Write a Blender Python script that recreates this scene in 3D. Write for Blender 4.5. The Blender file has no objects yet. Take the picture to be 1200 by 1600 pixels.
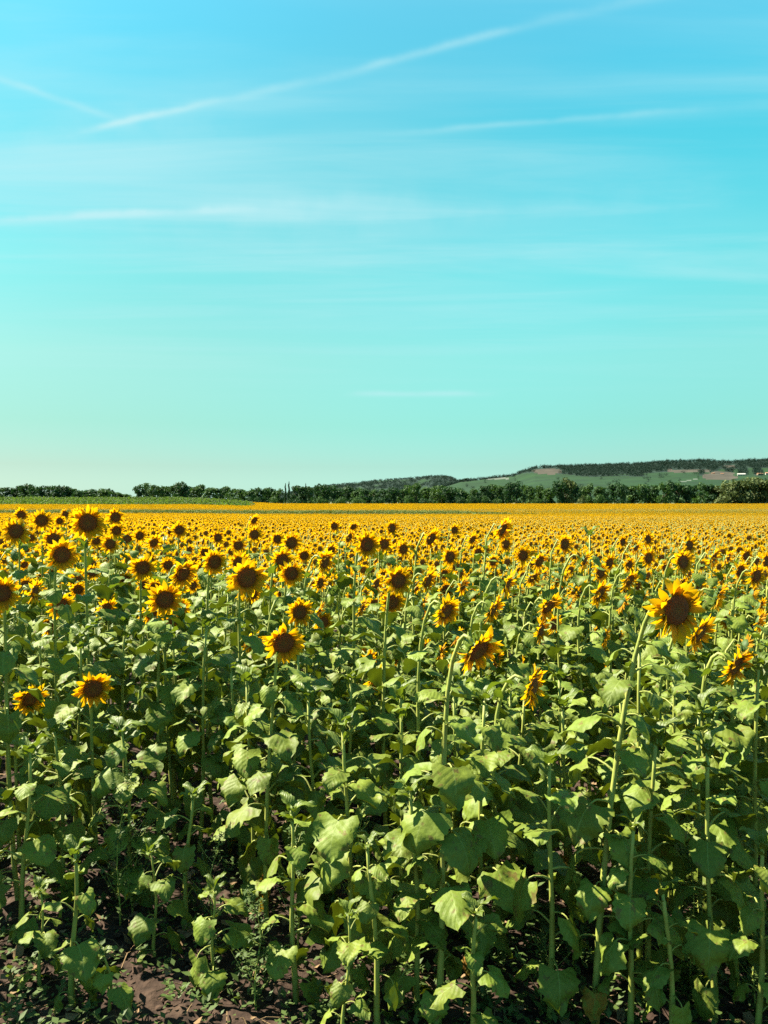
import bpy, math, random
import numpy as np
from mathutils import Vector, Matrix, Quaternion, noise as mnoise

random.seed(11)
rng = np.random.default_rng(11)
R = math.radians
scene = bpy.context.scene
COL = scene.collection

# ------------------------------------------------------------------ camera, sky, sun, exposure
CAM_H = 2.0
FPX = 1245.0          # focal length in pixels of the 1200x1600 photograph
HOR = 783.0           # pixel row of the true horizon
cam_d = bpy.data.cameras.new('camera')
cam = bpy.data.objects.new('camera', cam_d)
COL.objects.link(cam)
cam.location = (0, 0, CAM_H)
cam.rotation_euler = (R(90) - math.atan((800 - HOR) / FPX), 0, 0)
cam_d.sensor_fit = 'VERTICAL'
cam_d.sensor_height = 36.0
cam_d.lens = FPX / 1600 * 36.0
cam_d.clip_start = 0.05
cam_d.clip_end = 20000
scene.camera = cam

SUN_EL = R(46)
SUN_DIR = Vector((-0.93, 0.34, 0)).normalized() * math.cos(SUN_EL) + Vector((0, 0, math.sin(SUN_EL)))
sun_d = bpy.data.lights.new('sun', 'SUN')
sun_d.energy = 5.0
sun_d.angle = R(0.53)
sun_d.color = (1.0, 0.93, 0.74)
sun = bpy.data.objects.new('sun', sun_d)
COL.objects.link(sun)
sun.location = (-60, 40, 70)
sun.rotation_euler = SUN_DIR.to_track_quat('Z', 'Y').to_euler()

scene.view_settings.view_transform = 'Standard'
scene.view_settings.look = 'None'
scene.view_settings.exposure = 2.0
scene.view_settings.gamma = 1.0
scene.view_settings.use_curve_mapping = False
scene.cycles.max_bounces = 6
scene.cycles.diffuse_bounces = 1
scene.cycles.transmission_bounces = 4
scene.cycles.glossy_bounces = 2
scene.cycles.use_denoising = False

SKY_TINT = [(0.0064, (0.682, 1.3, 1.585)), (0.0425, (0.704, 1.182, 1.205)), (0.0944, (0.75, 1.472, 1.182)), (0.1725, (1.021, 2.009, 1.413)), (0.2692, (0.894, 2.565, 1.769)), (0.3904, (0.644, 2.888, 2.152)), (0.5275, (0.831, 3.412, 2.825)), (1.0, (0.42, 1.1, 1.3))]
SKY_STRENGTH = 0.05
SKY_GAIN = 0.5


def pix_dir(px, py):
    return Vector(((px - 600) / FPX, 1.0, (HOR - py) / FPX)).normalized()


def build_world():
    w = bpy.data.worlds.new('World')
    scene.world = w
    w.use_nodes = True
    nt = w.node_tree
    N, L = nt.nodes, nt.links
    N.clear()
    out = N.new('ShaderNodeOutputWorld')
    bg = N.new('ShaderNodeBackground')
    bg.inputs['Strength'].default_value = SKY_STRENGTH
    L.new(bg.outputs[0], out.inputs[0])
    sky = N.new('ShaderNodeTexSky')
    sky.sky_type = 'NISHITA'
    sky.sun_disc = False
    sky.sun_elevation = SUN_EL
    sky.sun_rotation = math.atan2(SUN_DIR.x, SUN_DIR.y)
    sky.air_density = 1.0
    sky.dust_density = 0.25
    sky.ozone_density = 1.0
    tc = N.new('ShaderNodeTexCoord')
    sep = N.new('ShaderNodeSeparateXYZ')
    L.new(tc.outputs['Generated'], sep.inputs[0])

    def math_n(op, a, b=None, c=None, clamp=False):
        m = N.new('ShaderNodeMath')
        m.operation = op
        m.use_clamp = clamp
        for i, v in enumerate((a, b, c)):
            if v is None:
                continue
            if isinstance(v, (int, float)):
                m.inputs[i].default_value = v
            else:
                L.new(v, m.inputs[i])
        return m.outputs[0]
    ramp = N.new('ShaderNodeValToRGB')
    L.new(math_n('MAXIMUM', sep.outputs[2], 0.0), ramp.inputs[0])
    cr = ramp.color_ramp
    while len(cr.elements) > 1:
        cr.elements.remove(cr.elements[-1])
    for i, (p, c) in enumerate(SKY_TINT):
        e = cr.elements[0] if i == 0 else cr.elements.new(p)
        e.position = p
        e.color = (*[v / 4 * SKY_GAIN for v in c], 1)
    mul = N.new('ShaderNodeMix')
    mul.data_type = 'RGBA'
    mul.blend_type = 'MULTIPLY'
    mul.inputs['Factor'].default_value = 1
    L.new(sky.outputs[0], mul.inputs[6])
    L.new(ramp.outputs[0], mul.inputs[7])
    sc = N.new('ShaderNodeVectorMath')
    sc.operation = 'SCALE'
    sc.inputs['Scale'].default_value = 4.0
    L.new(mul.outputs[2], sc.inputs[0])
    cur = sc.outputs[0]
    ds = N.new('ShaderNodeVectorMath')
    ds.operation = 'DOT_PRODUCT'
    L.new(tc.outputs['Generated'], ds.inputs[0])
    ds.inputs[1].default_value = SUN_DIR
    au = N.new('ShaderNodeMapRange')
    au.interpolation_type = 'SMOOTHSTEP'
    au.inputs['From Min'].default_value = 0.18
    au.inputs['From Max'].default_value = 0.62
    L.new(ds.outputs['Value'], au.inputs[0])
    am = N.new('ShaderNodeMix')
    am.data_type = 'RGBA'
    am.blend_type = 'MULTIPLY'
    L.new(au.outputs[0], am.inputs['Factor'])
    L.new(cur, am.inputs[6])
    am.inputs[7].default_value = (1.04, 0.80, 0.77, 1)
    cur = am.outputs[2]

    # thin cloud: long wisps on a plane high above the ground
    den = math_n('MAXIMUM', sep.outputs[2], 0.03)
    comb = N.new('ShaderNodeCombineXYZ')
    L.new(math_n('DIVIDE', sep.outputs[0], den), comb.inputs[0])
    L.new(math_n('DIVIDE', sep.outputs[1], den), comb.inputs[1])

    def streak_noise(rot, scale, detail, lo, hi, seed):
        mp = N.new('ShaderNodeMapping')
        mp.inputs['Rotation'].default_value = (0, 0, R(rot))
        mp.inputs['Scale'].default_value = scale
        mp.inputs['Location'].default_value = (seed, seed * 1.7, seed * .3)
        L.new(comb.outputs[0], mp.inputs[0])
        nz = N.new('ShaderNodeTexNoise')
        nz.inputs['Scale'].default_value = 1.0
        nz.inputs['Detail'].default_value = detail
        nz.inputs['Roughness'].default_value = 0.55
        nz.inputs['Distortion'].default_value = 0.4
        L.new(mp.outputs[0], nz.inputs[0])
        mr = N.new('ShaderNodeMapRange')
        mr.interpolation_type = 'SMOOTHSTEP'
        mr.inputs['From Min'].default_value = lo
        mr.inputs['From Max'].default_value = hi
        L.new(nz.outputs[0], mr.inputs[0])
        return mr.outputs[0]
    up = N.new('ShaderNodeMapRange')
    up.interpolation_type = 'SMOOTHSTEP'
    up.inputs['From Min'].default_value = 0.10
    up.inputs['From Max'].default_value = 0.30
    L.new(sep.outputs[2], up.inputs[0])
    wisps = math_n('MULTIPLY', streak_noise(12, (0.45, 2.2, 1), 9, 0.40, 0.80, 3.1), up.outputs[0])
    wash = math_n('MULTIPLY', streak_noise(-8, (0.25, 0.9, 1), 4, 0.35, 0.75, 7.7), up.outputs[0])
    cloud = math_n('MULTIPLY_ADD', wash, 0.22, math_n('MULTIPLY', wisps, 0.46))

    # vapour trails: thin bands along great circles between two directions
    def trail(p0, p1, width, strength, seed, grain=18.0, bend=0.0):
        a, b = pix_dir(*p0), pix_dir(*p1)
        n = a.cross(b).normalized()
        t = (b - a)
        t -= n * t.dot(n)
        t.normalize()
        ca, cb = a.dot(t), b.dot(t)
        dn = N.new('ShaderNodeVectorMath')
        dn.operation = 'DOT_PRODUCT'
        L.new(tc.outputs['Generated'], dn.inputs[0])
        dn.inputs[1].default_value = n
        dt = N.new('ShaderNodeVectorMath')
        dt.operation = 'DOT_PRODUCT'
        L.new(tc.outputs['Generated'], dt.inputs[0])
        dt.inputs[1].default_value = t
        nz = N.new('ShaderNodeTexNoise')
        nz.inputs['Scale'].default_value = grain
        nz.inputs['Detail'].default_value = 5
        mp = N.new('ShaderNodeMapping')
        mp.inputs['Location'].default_value = (seed, seed, seed)
        L.new(tc.outputs['Generated'], mp.inputs[0])
        L.new(mp.outputs[0], nz.inputs[0])
        off = math_n('MULTIPLY_ADD', nz.outputs[0], width * 1.6, math_n('SUBTRACT', dn.outputs['Value'], width * .8))
        q = math_n('DIVIDE', off, width)
        g = math_n('POWER', 2.718, math_n('MULTIPLY', math_n('MULTIPLY', q, q), -1.0))
        s0 = N.new('ShaderNodeMapRange')
        s0.interpolation_type = 'SMOOTHSTEP'
        s0.inputs['From Min'].default_value = ca - .02
        s0.inputs['From Max'].default_value = ca + (cb - ca) * .25
        L.new(dt.outputs['Value'], s0.inputs[0])
        s1 = N.new('ShaderNodeMapRange')
        s1.interpolation_type = 'SMOOTHSTEP'
        s1.inputs['From Min'].default_value = cb + .02
        s1.inputs['From Max'].default_value = cb - (cb - ca) * .3
        L.new(dt.outputs['Value'], s1.inputs[0])
        br = N.new('ShaderNodeMapRange')
        br.inputs['From Min'].default_value = .3
        br.inputs['From Max'].default_value = .65
        br.inputs['To Min'].default_value = .35
        L.new(nz.outputs[0], br.inputs[0])
        v = math_n('MULTIPLY', math_n('MULTIPLY', g, s0.outputs[0]), math_n('MULTIPLY', s1.outputs[0], br.outputs[0]))
        fwd = math_n('GREATER_THAN', sep.outputs[1], 0.0)
        return math_n('MULTIPLY', math_n('MULTIPLY', v, fwd), strength)
    for args in TRAILS:
        cloud = math_n('ADD', cloud, trail(*args))
    mix = N.new('ShaderNodeMix')
    mix.data_type = 'RGBA'
    L.new(math_n('MINIMUM', cloud, 0.85), mix.inputs['Factor'])
    L.new(cur, mix.inputs[6])
    mix.inputs[7].default_value = (*[v / (SKY_STRENGTH * 2 ** scene.view_settings.exposure) for v in CLOUD_RGB], 1)
    L.new(mix.outputs[2], bg.inputs['Color'])


CLOUD_RGB = (0.56, 0.89, 0.93)
TRAILS = [
    ((130, 210), (340, 162), 0.0036, 0.56, 1.3),
    ((300, 172), (600, 108), 0.0048, 0.272, 4.1),
    ((540, 118), (860, 36), 0.004, 0.4, 2.2),
    ((820, 46), (1120, -20), 0.0053, 0.176, 6.2),
    ((-60, 106), (200, 196), 0.0038, 0.304, 5.5),
    ((-90, 352), (440, 326), 0.0048, 0.6, 8.8),
    ((330, 338), (640, 312), 0.0137, 0.176, 9.4),
    ((600, 214), (1120, 172), 0.0034, 0.272, 3.9),
    ((900, 196), (1260, 165), 0.0058, 0.128, 7.3),
    ((540, 616), (770, 616), 0.0035, 0.48, 2.9),
    ((20, 400), (900, 330), 0.03, 0.144, 1.9),
    ((300, 410), (1250, 300), 0.025, 0.128, 6.6),
    ((-80, 235), (420, 205), 0.025, 0.176, 4.7),
]
build_world()


# ------------------------------------------------------------------ helpers
def obj(name, mesh, parent=None, M=None, label=None, cat=None, group=None, kind=None):
    o = bpy.data.objects.new(name, mesh)
    COL.objects.link(o)
    if parent is not None:
        o.parent = parent
    if M is not None:
        o.matrix_basis = M
    if label:
        o['label'] = label
    if cat:
        o['category'] = cat
    if group:
        o['group'] = group
    if kind:
        o['kind'] = kind
    return o


class MB:
    """Collects vertices, faces, material slots and uvs of ONE mesh."""
    def __init__(self):
        self.v, self.f, self.m, self.uv = [], [], [], []

    def add(self, verts, faces, mat=0, uvs=None):
        o = len(self.v)
        self.v.extend([tuple(p) for p in verts])
        for f in faces:
            self.f.append(tuple(i + o for i in f))
            self.m.append(mat)
            for i in f:
                self.uv.append(uvs[i] if uvs is not None else (0.5, 0.5))

    def merge(self, other, M, matmap=None):
        o = len(self.v)
        a = np.array(other.v)
        Mn = np.array(M)
        a = a @ Mn[:3, :3].T + Mn[:3, 3]
        self.v.extend(map(tuple, a))
        for f, m in zip(other.f, other.m):
            self.f.append(tuple(i + o for i in f))
            self.m.append(matmap[m] if matmap else m)
        self.uv.extend(other.uv)

    def tube(self, pts, rad, sides=6, mat=0, cap=False):
        pts = [Vector(p) for p in pts]
        rings = []
        ref = Vector((0.3, 1, 0.1)).normalized()
        for i, p in enumerate(pts):
            t = (pts[min(i + 1, len(pts) - 1)] - pts[max(i - 1, 0)]).normalized()
            u = (ref - t * ref.dot(t)).normalized()
            w = t.cross(u)
            r = rad[i] if hasattr(rad, '__len__') else rad
            rings.append([p + (u * math.cos(2 * math.pi * k / sides) + w * math.sin(2 * math.pi * k / sides)) * r for k in range(sides)])
        V = [q for r_ in rings for q in r_]
        F = []
        for i in range(len(pts) - 1):
            for k in range(sides):
                k2 = (k + 1) % sides
                F.append((i * sides + k, i * sides + k2, (i + 1) * sides + k2, (i + 1) * sides + k))
        if cap:
            F.append(tuple(range((len(pts) - 1) * sides, len(pts) * sides)))
        n = len(pts) - 1
        self.add(V, F, mat, [(0.5, i / n) for i in range(len(pts)) for _ in range(sides)])

    def mesh(self, name, mats, smooth=True):
        me = bpy.data.meshes.new(name)
        me.from_pydata(self.v, [], self.f)
        for m in mats:
            me.materials.append(m)
        me.polygons.foreach_set('material_index', np.array(self.m, dtype=np.int32))
        if smooth:
            me.polygons.foreach_set('use_smooth', np.ones(len(self.f), dtype=bool))
        ul = me.uv_layers.new(name='UVMap')
        ul.data.foreach_set('uv', np.array(self.uv, dtype=np.float32).ravel())
        me.update()
        return me


def lerp_table(tab, x):
    xs = [a for a, _ in tab]
    ys = [b for _, b in tab]
    return float(np.interp(x, xs, ys))


def sstep(a, b, x):
    t = np.clip((x - a) / (b - a), 0, 1)
    return t * t * (3 - 2 * t)


# ------------------------------------------------------------------ materials
def new_mat(name):
    m = bpy.data.materials.new(name)
    m.use_nodes = True
    m.node_tree.nodes.clear()
    return m, m.node_tree.nodes, m.node_tree.links


def nmath(N, L, op, a, b=None, c=None, clamp=False):
    m = N.new('ShaderNodeMath')
    m.operation = op
    m.use_clamp = clamp
    for i, v in enumerate((a, b, c)):
        if v is None:
            continue
        if isinstance(v, (int, float)):
            m.inputs[i].default_value = v
        else:
            L.new(v, m.inputs[i])
    return m.outputs[0]


def nmix(N, L, f, a, b, mode='MIX'):
    m = N.new('ShaderNodeMix')
    m.data_type = 'RGBA'
    m.blend_type = mode
    for s, v in (('Factor', f), (6, a), (7, b)):
        if isinstance(v, (int, float)):
            m.inputs[s].default_value = v
        elif isinstance(v, tuple):
            m.inputs[s].default_value = (*v, 1)
        else:
            L.new(v, m.inputs[s])
    return m.outputs[2]


def nnoise(N, L, scale, detail=3, coord='Object', vec=None):
    if vec is None:
        tc = N.new('ShaderNodeTexCoord')
        vec = tc.outputs[coord]
    nz = N.new('ShaderNodeTexNoise')
    nz.inputs['Scale'].default_value = scale
    nz.inputs['Detail'].default_value = detail
    L.new(vec, nz.inputs['Vector'])
    return nz.outputs[0]


ALB = 0.76


def dim(c):
    return tuple(v * ALB for v in c)


def nramp(N, L, f, stops):
    stops = [(p, dim(c)) for p, c in stops]
    r = N.new('ShaderNodeValToRGB')
    cr = r.color_ramp
    while len(cr.elements) > 1:
        cr.elements.remove(cr.elements[-1])
    for i, (p, c) in enumerate(stops):
        e = cr.elements[0] if i == 0 else cr.elements.new(p)
        e.position = p
        e.color = (*c, 1)
    L.new(f, r.inputs[0])
    return r.outputs[0]


def leafy(name, top, under, trans, tfac=0.35, rough=0.5, spec=0.5, veins=True, var=0.40, hue_to=None, patch=None, spots=None):
    """A leaf surface: separate underside colour, veins, light coming through from behind."""
    top, under, trans = dim(top), dim(under), dim(trans)
    hue_to, patch, spots = (dim(c) if c is not None else None for c in (hue_to, patch, spots))
    m, N, L = new_mat(name)
    out = N.new('ShaderNodeOutputMaterial')
    oi = N.new('ShaderNodeObjectInfo')
    geo = N.new('ShaderNodeNewGeometry')
    uv = N.new('ShaderNodeUVMap')
    uv.uv_map = 'UVMap'
    n1 = nnoise(N, L, 9.0, 3)
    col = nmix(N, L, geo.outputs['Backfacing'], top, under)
    tr = nmix(N, L, 0.0, trans, trans)
    rnd = oi.outputs['Random']
    v = nmath(N, L, 'MULTIPLY_ADD', rnd, var, nmath(N, L, 'MULTIPLY_ADD', n1, 0.5, 0.75 - var / 2))
    if hue_to is not None:
        f = nmath(N, L, 'MULTIPLY', nmath(N, L, 'FRACT', nmath(N, L, 'MULTIPLY', rnd, 7.31)), 0.5)
        col = nmix(N, L, f, col, hue_to)
    if patch is not None:
        pf = N.new('ShaderNodeMapRange')
        pf.inputs['From Min'].default_value = 0.50
        pf.inputs['From Max'].default_value = 0.62
        L.new(nnoise(N, L, 5.0, 4), pf.inputs[0])
        col = nmix(N, L, pf.outputs[0], col, patch)
        tr = nmix(N, L, pf.outputs[0], tr, patch)
    if spots is not None:
        sf = N.new('ShaderNodeMapRange')
        sf.inputs['From Min'].default_value = 0.60
        sf.inputs['From Max'].default_value = 0.66
        tco = N.new('ShaderNodeTexCoord')
        ad = N.new('ShaderNodeVectorMath')
        ad.operation = 'ADD'
        cb = N.new('ShaderNodeCombineXYZ')
        L.new(nmath(N, L, 'MULTIPLY', rnd, 40.0), cb.inputs[0])
        L.new(tco.outputs['Object'], ad.inputs[0])
        L.new(cb.outputs[0], ad.inputs[1])
        L.new(nnoise(N, L, 4.5, 4, vec=ad.outputs[0]), sf.inputs[0])
        col = nmix(N, L, nmath(N, L, 'MULTIPLY', sf.outputs[0], 0.8), col, spots)
    b = N.new('ShaderNodeVectorMath')
    b.operation = 'SCALE'
    L.new(col, b.inputs[0])
    L.new(v, b.inputs['Scale'])
    col = b.outputs[0]
    bs = N.new('ShaderNodeBsdfPrincipled')
    if veins:
        sp = N.new('ShaderNodeSeparateXYZ')
        L.new(uv.outputs[0], sp.inputs[0])
        av = nmath(N, L, 'ABSOLUTE', nmath(N, L, 'MULTIPLY_ADD', sp.outputs[0], 2.0, -1.0))
        q = nmath(N, L, 'FRACT', nmath(N, L, 'MULTIPLY', nmath(N, L, 'MULTIPLY_ADD', av, -0.42, sp.outputs[1]), 6.0))
        sv = nmath(N, L, 'LESS_THAN', nmath(N, L, 'ABSOLUTE', nmath(N, L, 'SUBTRACT', q, 0.5)), 0.03)
        mid = nmath(N, L, 'LESS_THAN', av, 0.035)
        vein = nmath(N, L, 'MAXIMUM', nmath(N, L, 'MULTIPLY', sv, 0.22), nmath(N, L, 'MULTIPLY', mid, 0.55))
        col = nmix(N, L, vein, col, (0.20, 0.25, 0.06))
        bmp = N.new('ShaderNodeBump')
        bmp.inputs['Strength'].default_value = 0.22
        bmp.inputs['Distance'].default_value = 0.01
        hgt = nmath(N, L, 'ADD', nmath(N, L, 'ABSOLUTE', nmath(N, L, 'SUBTRACT', q, 0.5)), nmath(N, L, 'MULTIPLY', n1, 1.2))
        L.new(hgt, bmp.inputs['Height'])
        L.new(bmp.outputs[0], bs.inputs['Normal'])
    L.new(col, bs.inputs['Base Color'])
    bs.inputs['Roughness'].default_value = rough
    bs.inputs['Specular IOR Level'].default_value = spec
    tl = N.new('ShaderNodeBsdfTranslucent')
    L.new(tr, tl.inputs['Color'])
    mx = N.new('ShaderNodeMixShader')
    mx.inputs[0].default_value = tfac
    L.new(bs.outputs[0], mx.inputs[1])
    L.new(tl.outputs[0], mx.inputs[2])
    L.new(mx.outputs[0], out.inputs[0])
    return m


MAT_LEAF = leafy('leaf', (0.160, 0.225, 0.027), (0.098, 0.142, 0.020), (0.12, 0.16, 0.005), 0.20, 0.58, 0.26, hue_to=(0.205, 0.235, 0.026), spots=(0.16, 0.11, 0.03))  # underside colour darkened to paint in the shade it mostly lies in
MAT_LEAF_DRY = leafy('dry_leaf', (0.30, 0.17, 0.02), (0.30, 0.18, 0.04), (0.45, 0.26, 0.015), 0.35, 0.7, 0.2, hue_to=(0.30, 0.12, 0.03), patch=(0.22, 0.22, 0.03))
MAT_YOUNG = leafy('young_leaf', (0.140, 0.195, 0.025), (0.13, 0.18, 0.03), (0.17, 0.24, 0.010), 0.32, 0.5, 0.4)
MAT_BRACT = leafy('bract', (0.09, 0.17, 0.04), (0.10, 0.18, 0.05), (0.22, 0.32, 0.04), 0.25, 0.6, 0.3, veins=False)
MAT_WEED = leafy('weed_leaf', (0.085, 0.135, 0.03), (0.10, 0.15, 0.045), (0.15, 0.22, 0.02), 0.3, 0.6, 0.3, veins=False)
MAT_VINE = leafy('vine_leaf', (0.07, 0.125, 0.02), (0.085, 0.14, 0.035), (0.15, 0.25, 0.02), 0.4, 0.6, 0.3, veins=False)


def stem_mat():
    m, N, L = new_mat('stem')
    out = N.new('ShaderNodeOutputMaterial')
    bs = N.new('ShaderNodeBsdfPrincipled')
    n1 = nnoise(N, L, 14, 4)
    tc = N.new('ShaderNodeTexCoord')
    mp = N.new('ShaderNodeMapping')
    mp.inputs['Scale'].default_value = (90, 90, 4)
    L.new(tc.outputs['Object'], mp.inputs[0])
    n2 = nnoise(N, L, 1.0, 2, vec=mp.outputs[0])
    col = nramp(N, L, n1, [(0.3, (0.24, 0.285, 0.046)), (0.6, (0.34, 0.365, 0.066)), (0.75, (0.40, 0.365, 0.08))])
    L.new(col, bs.inputs['Base Color'])
    bs.inputs['Roughness'].default_value = 0.6
    bmp = N.new('ShaderNodeBump')
    bmp.inputs['Strength'].default_value = 0.5
    bmp.inputs['Distance'].default_value = 0.004
    L.new(n2, bmp.inputs['Height'])
    L.new(bmp.outputs[0], bs.inputs['Normal'])
    L.new(bs.outputs[0], out.inputs[0])
    return m


MAT_STEM = stem_mat()


def petal_mat():
    m, N, L = new_mat('petal')
    out = N.new('ShaderNodeOutputMaterial')
    uv = N.new('ShaderNodeUVMap')
    uv.uv_map = 'UVMap'
    sp = N.new('ShaderNodeSeparateXYZ')
    L.new(uv.outputs[0], sp.inputs[0])
    oi = N.new('ShaderNodeObjectInfo')
    col = nramp(N, L, sp.outputs[1], [(0.0, (0.58, 0.18, 0.003)), (0.35, (0.82, 0.42, 0.004)), (1.0, (0.88, 0.50, 0.008))])
    col = nmix(N, L, nmath(N, L, 'MULTIPLY', oi.outputs['Random'], 0.35), col, (0.50, 0.18, 0.002))
    tr = nramp(N, L, sp.outputs[1], [(0.0, (0.60, 0.20, 0.001)), (0.4, (0.80, 0.42, 0.002)), (1.0, (0.85, 0.49, 0.004))])
    bs = N.new('ShaderNodeBsdfPrincipled')
    L.new(col, bs.inputs['Base Color'])
    bs.inputs['Roughness'].default_value = 0.55
    bs.inputs['Specular IOR Level'].default_value = 0.25
    w = N.new('ShaderNodeTexWave')
    w.inputs['Scale'].default_value = 3.0
    w.inputs['Distortion'].default_value = 0.6
    mp = N.new('ShaderNodeMapping')
    mp.inputs['Scale'].default_value = (1.0, 0.08, 1)
    L.new(uv.outputs[0], mp.inputs[0])
    L.new(mp.outputs[0], w.inputs[0])
    bmp = N.new('ShaderNodeBump')
    bmp.inputs['Strength'].default_value = 0.35
    bmp.inputs['Distance'].default_value = 0.003
    L.new(w.outputs[1], bmp.inputs['Height'])
    L.new(bmp.outputs[0], bs.inputs['Normal'])
    tl = N.new('ShaderNodeBsdfTranslucent')
    L.new(tr, tl.inputs['Color'])
    mx = N.new('ShaderNodeMixShader')
    mx.inputs[0].default_value = 0.58
    L.new(bs.outputs[0], mx.inputs[1])
    L.new(tl.outputs[0], mx.inputs[2])
    L.new(mx.outputs[0], out.inputs[0])
    return m


MAT_PETAL = petal_mat()


def disc_mat():
    m, N, L = new_mat('seed_disc')
    out = N.new('ShaderNodeOutputMaterial')
    bs = N.new('ShaderNodeBsdfPrincipled')
    uv = N.new('ShaderNodeUVMap')
    uv.uv_map = 'UVMap'
    sp = N.new('ShaderNodeSeparateXYZ')
    L.new(uv.outputs[0], sp.inputs[0])
    oi = N.new('ShaderNodeObjectInfo')
    col = nramp(N, L, sp.outputs[1], [(0.0, (0.22, 0.12, 0.010)), (0.30, (0.21, 0.075, 0.006)), (0.55, (0.19, 0.038, 0.004)),
                                      (0.85, (0.26, 0.052, 0.005)), (1.0, (0.36, 0.10, 0.006))])
    vo = N.new('ShaderNodeTexVoronoi')
    vo.inputs['Scale'].default_value = 42
    tc = N.new('ShaderNodeTexCoord')
    L.new(tc.outputs['Object'], vo.inputs['Vector'])
    col2 = nmix(N, L, nmath(N, L, 'MULTIPLY', vo.outputs['Distance'], 0.9), col, (0.24, 0.065, 0.004))
    L.new(col2, bs.inputs['Base Color'])
    bs.inputs['Roughness'].default_value = 0.8
    bmp = N.new('ShaderNodeBump')
    bmp.inputs['Strength'].default_value = 0.8
    bmp.inputs['Distance'].default_value = 0.02
    L.new(vo.outputs['Distance'], bmp.inputs['Height'])
    L.new(bmp.outputs[0], bs.inputs['Normal'])
    L.new(bs.outputs[0], out.inputs[0])
    return m


MAT_DISC = disc_mat()


def simple_mat(name, stops, scale=4.0, rough=0.9, bump=0.0, bdist=0.02, detail=5, coord='Object'):
    m, N, L = new_mat(name)
    out = N.new('ShaderNodeOutputMaterial')
    bs = N.new('ShaderNodeBsdfPrincipled')
    n1 = nnoise(N, L, scale, detail, coord)
    L.new(nramp(N, L, n1, stops), bs.inputs['Base Color'])
    bs.inputs['Roughness'].default_value = rough
    bs.inputs['Specular IOR Level'].default_value = 0.25
    if bump:
        b = N.new('ShaderNodeBump')
        b.inputs['Strength'].default_value = bump
        b.inputs['Distance'].default_value = bdist
        L.new(n1, b.inputs['Height'])
        L.new(b.outputs[0], bs.inputs['Normal'])
    L.new(bs.outputs[0], out.inputs[0])
    return m


MAT_SOIL = simple_mat('soil', [(0.3, (0.0288, 0.0166, 0.0108)), (0.5, (0.0518, 0.0295, 0.0194)), (0.7, (0.0828, 0.0504, 0.0338))], 16, 0.95, 0.9, 0.03, 8)
MAT_CLOD = simple_mat('soil_clod', [(0.3, (0.048, 0.0264, 0.0176)), (0.6, (0.092, 0.0544, 0.0368)), (0.8, (0.144, 0.092, 0.064))], 20, 0.95, 0.6, 0.01, 6)
MAT_VERGE = simple_mat('dry_grass', [(0.35, (0.06, 0.085, 0.025)), (0.5, (0.12, 0.13, 0.04)), (0.65, (0.26, 0.21, 0.09))], 0.035, 0.95)
MAT_BARK = simple_mat('bark', [(0.3, (0.06, 0.045, 0.03)), (0.7, (0.14, 0.105, 0.07))], 3, 0.9, 0.5)


# ------------------------------------------------------------------ ground
GZ = [(-200, 0), (4, 0), (12, -.30), (33, -.74), (70, -1.15), (110, -1.6), (160, -2.1), (172, -2.0), (190, -1.25), (330, -.46), (360, -.35), (600, -.2), (1000, 0), (20000, 0)]


def ground_z(x, y):
    x = np.asarray(x, float)
    y = np.asarray(y, float)
    z = np.interp(y, [a for a, _ in GZ], [b for _, b in GZ])
    b = x / np.maximum(y, 2.0)
    left = sstep(-.12, -.26, b)
    z = z + left * np.interp(y, [0, 5, 12, 30, 60, 185, 205, 240, 330, 420, 600], [0, .08, .25, .25, .2, .15, .35, .75, 2.6, 2.6, 0])
    return z


def gz(x, y):
    return float(ground_z(x, y))


def build_ground():
    xs = [0.0]
    s = 0.045
    while xs[-1] < 9000:
        xs.append(xs[-1] + s)
        if xs[-1] > 2.4:
            s *= 1.075
    xs = np.array([-v for v in xs[:0:-1]] + xs)
    ys = [-60, -30, -15, -8, -4, -2, -.5]
    y, s = .5, 0.2
    while y < 1.7:
        ys.append(y)
        y += s
    s = 0.045
    while y < 9000:
        ys.append(y)
        y += s
        if y > 6:
            s *= 1.035
    ys = np.array(ys)
    X, Y = np.meshgrid(xs, ys)
    Z = ground_z(X, Y)
    # clods and ruts
    nz = np.zeros_like(Z)
    fade = np.clip((9 - Y) / 4, 0, 1) * np.clip((Y - .4) / .8, 0, 1) * np.clip((5 - np.abs(X)) / 2, 0, 1)
    ii = np.argwhere(fade > 0)
    for i, j in ii:
        p = Vector((X[i, j], Y[i, j], 0))
        nz[i, j] = mnoise.noise(p * 5.5) * .035 + mnoise.noise(p * 14.0 + Vector((3, 1, 2))) * .022 + mnoise.noise(p * 30) * .008
    Z = Z + nz * fade
    ny, nx = X.shape
    V = np.stack([X, Y, Z], -1).reshape(-1, 3)
    i = np.arange(ny - 1)[:, None] * nx + np.arange(nx - 1)[None, :]
    F = np.stack([i, i + 1, i + nx + 1, i + nx], -1).reshape(-1, 4)
    me = bpy.data.meshes.new('ground')
    me.from_pydata(V.tolist(), [], F.tolist())
    me.materials.append(MAT_SOIL)
    me.materials.append(MAT_VERGE)
    cy = (Y[:-1, :-1] + Y[1:, 1:]).ravel() / 2
    cx = (X[:-1, :-1] + X[1:, 1:]).ravel() / 2
    me.polygons.foreach_set('material_index', ((cy > 332) | ((cy > 158) & (cy < 186) & (cx / cy < -.3))).astype(np.int32))
    me.polygons.foreach_set('use_smooth', np.ones(len(F), bool))
    obj('ground', me, kind='structure')


build_ground()


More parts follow.
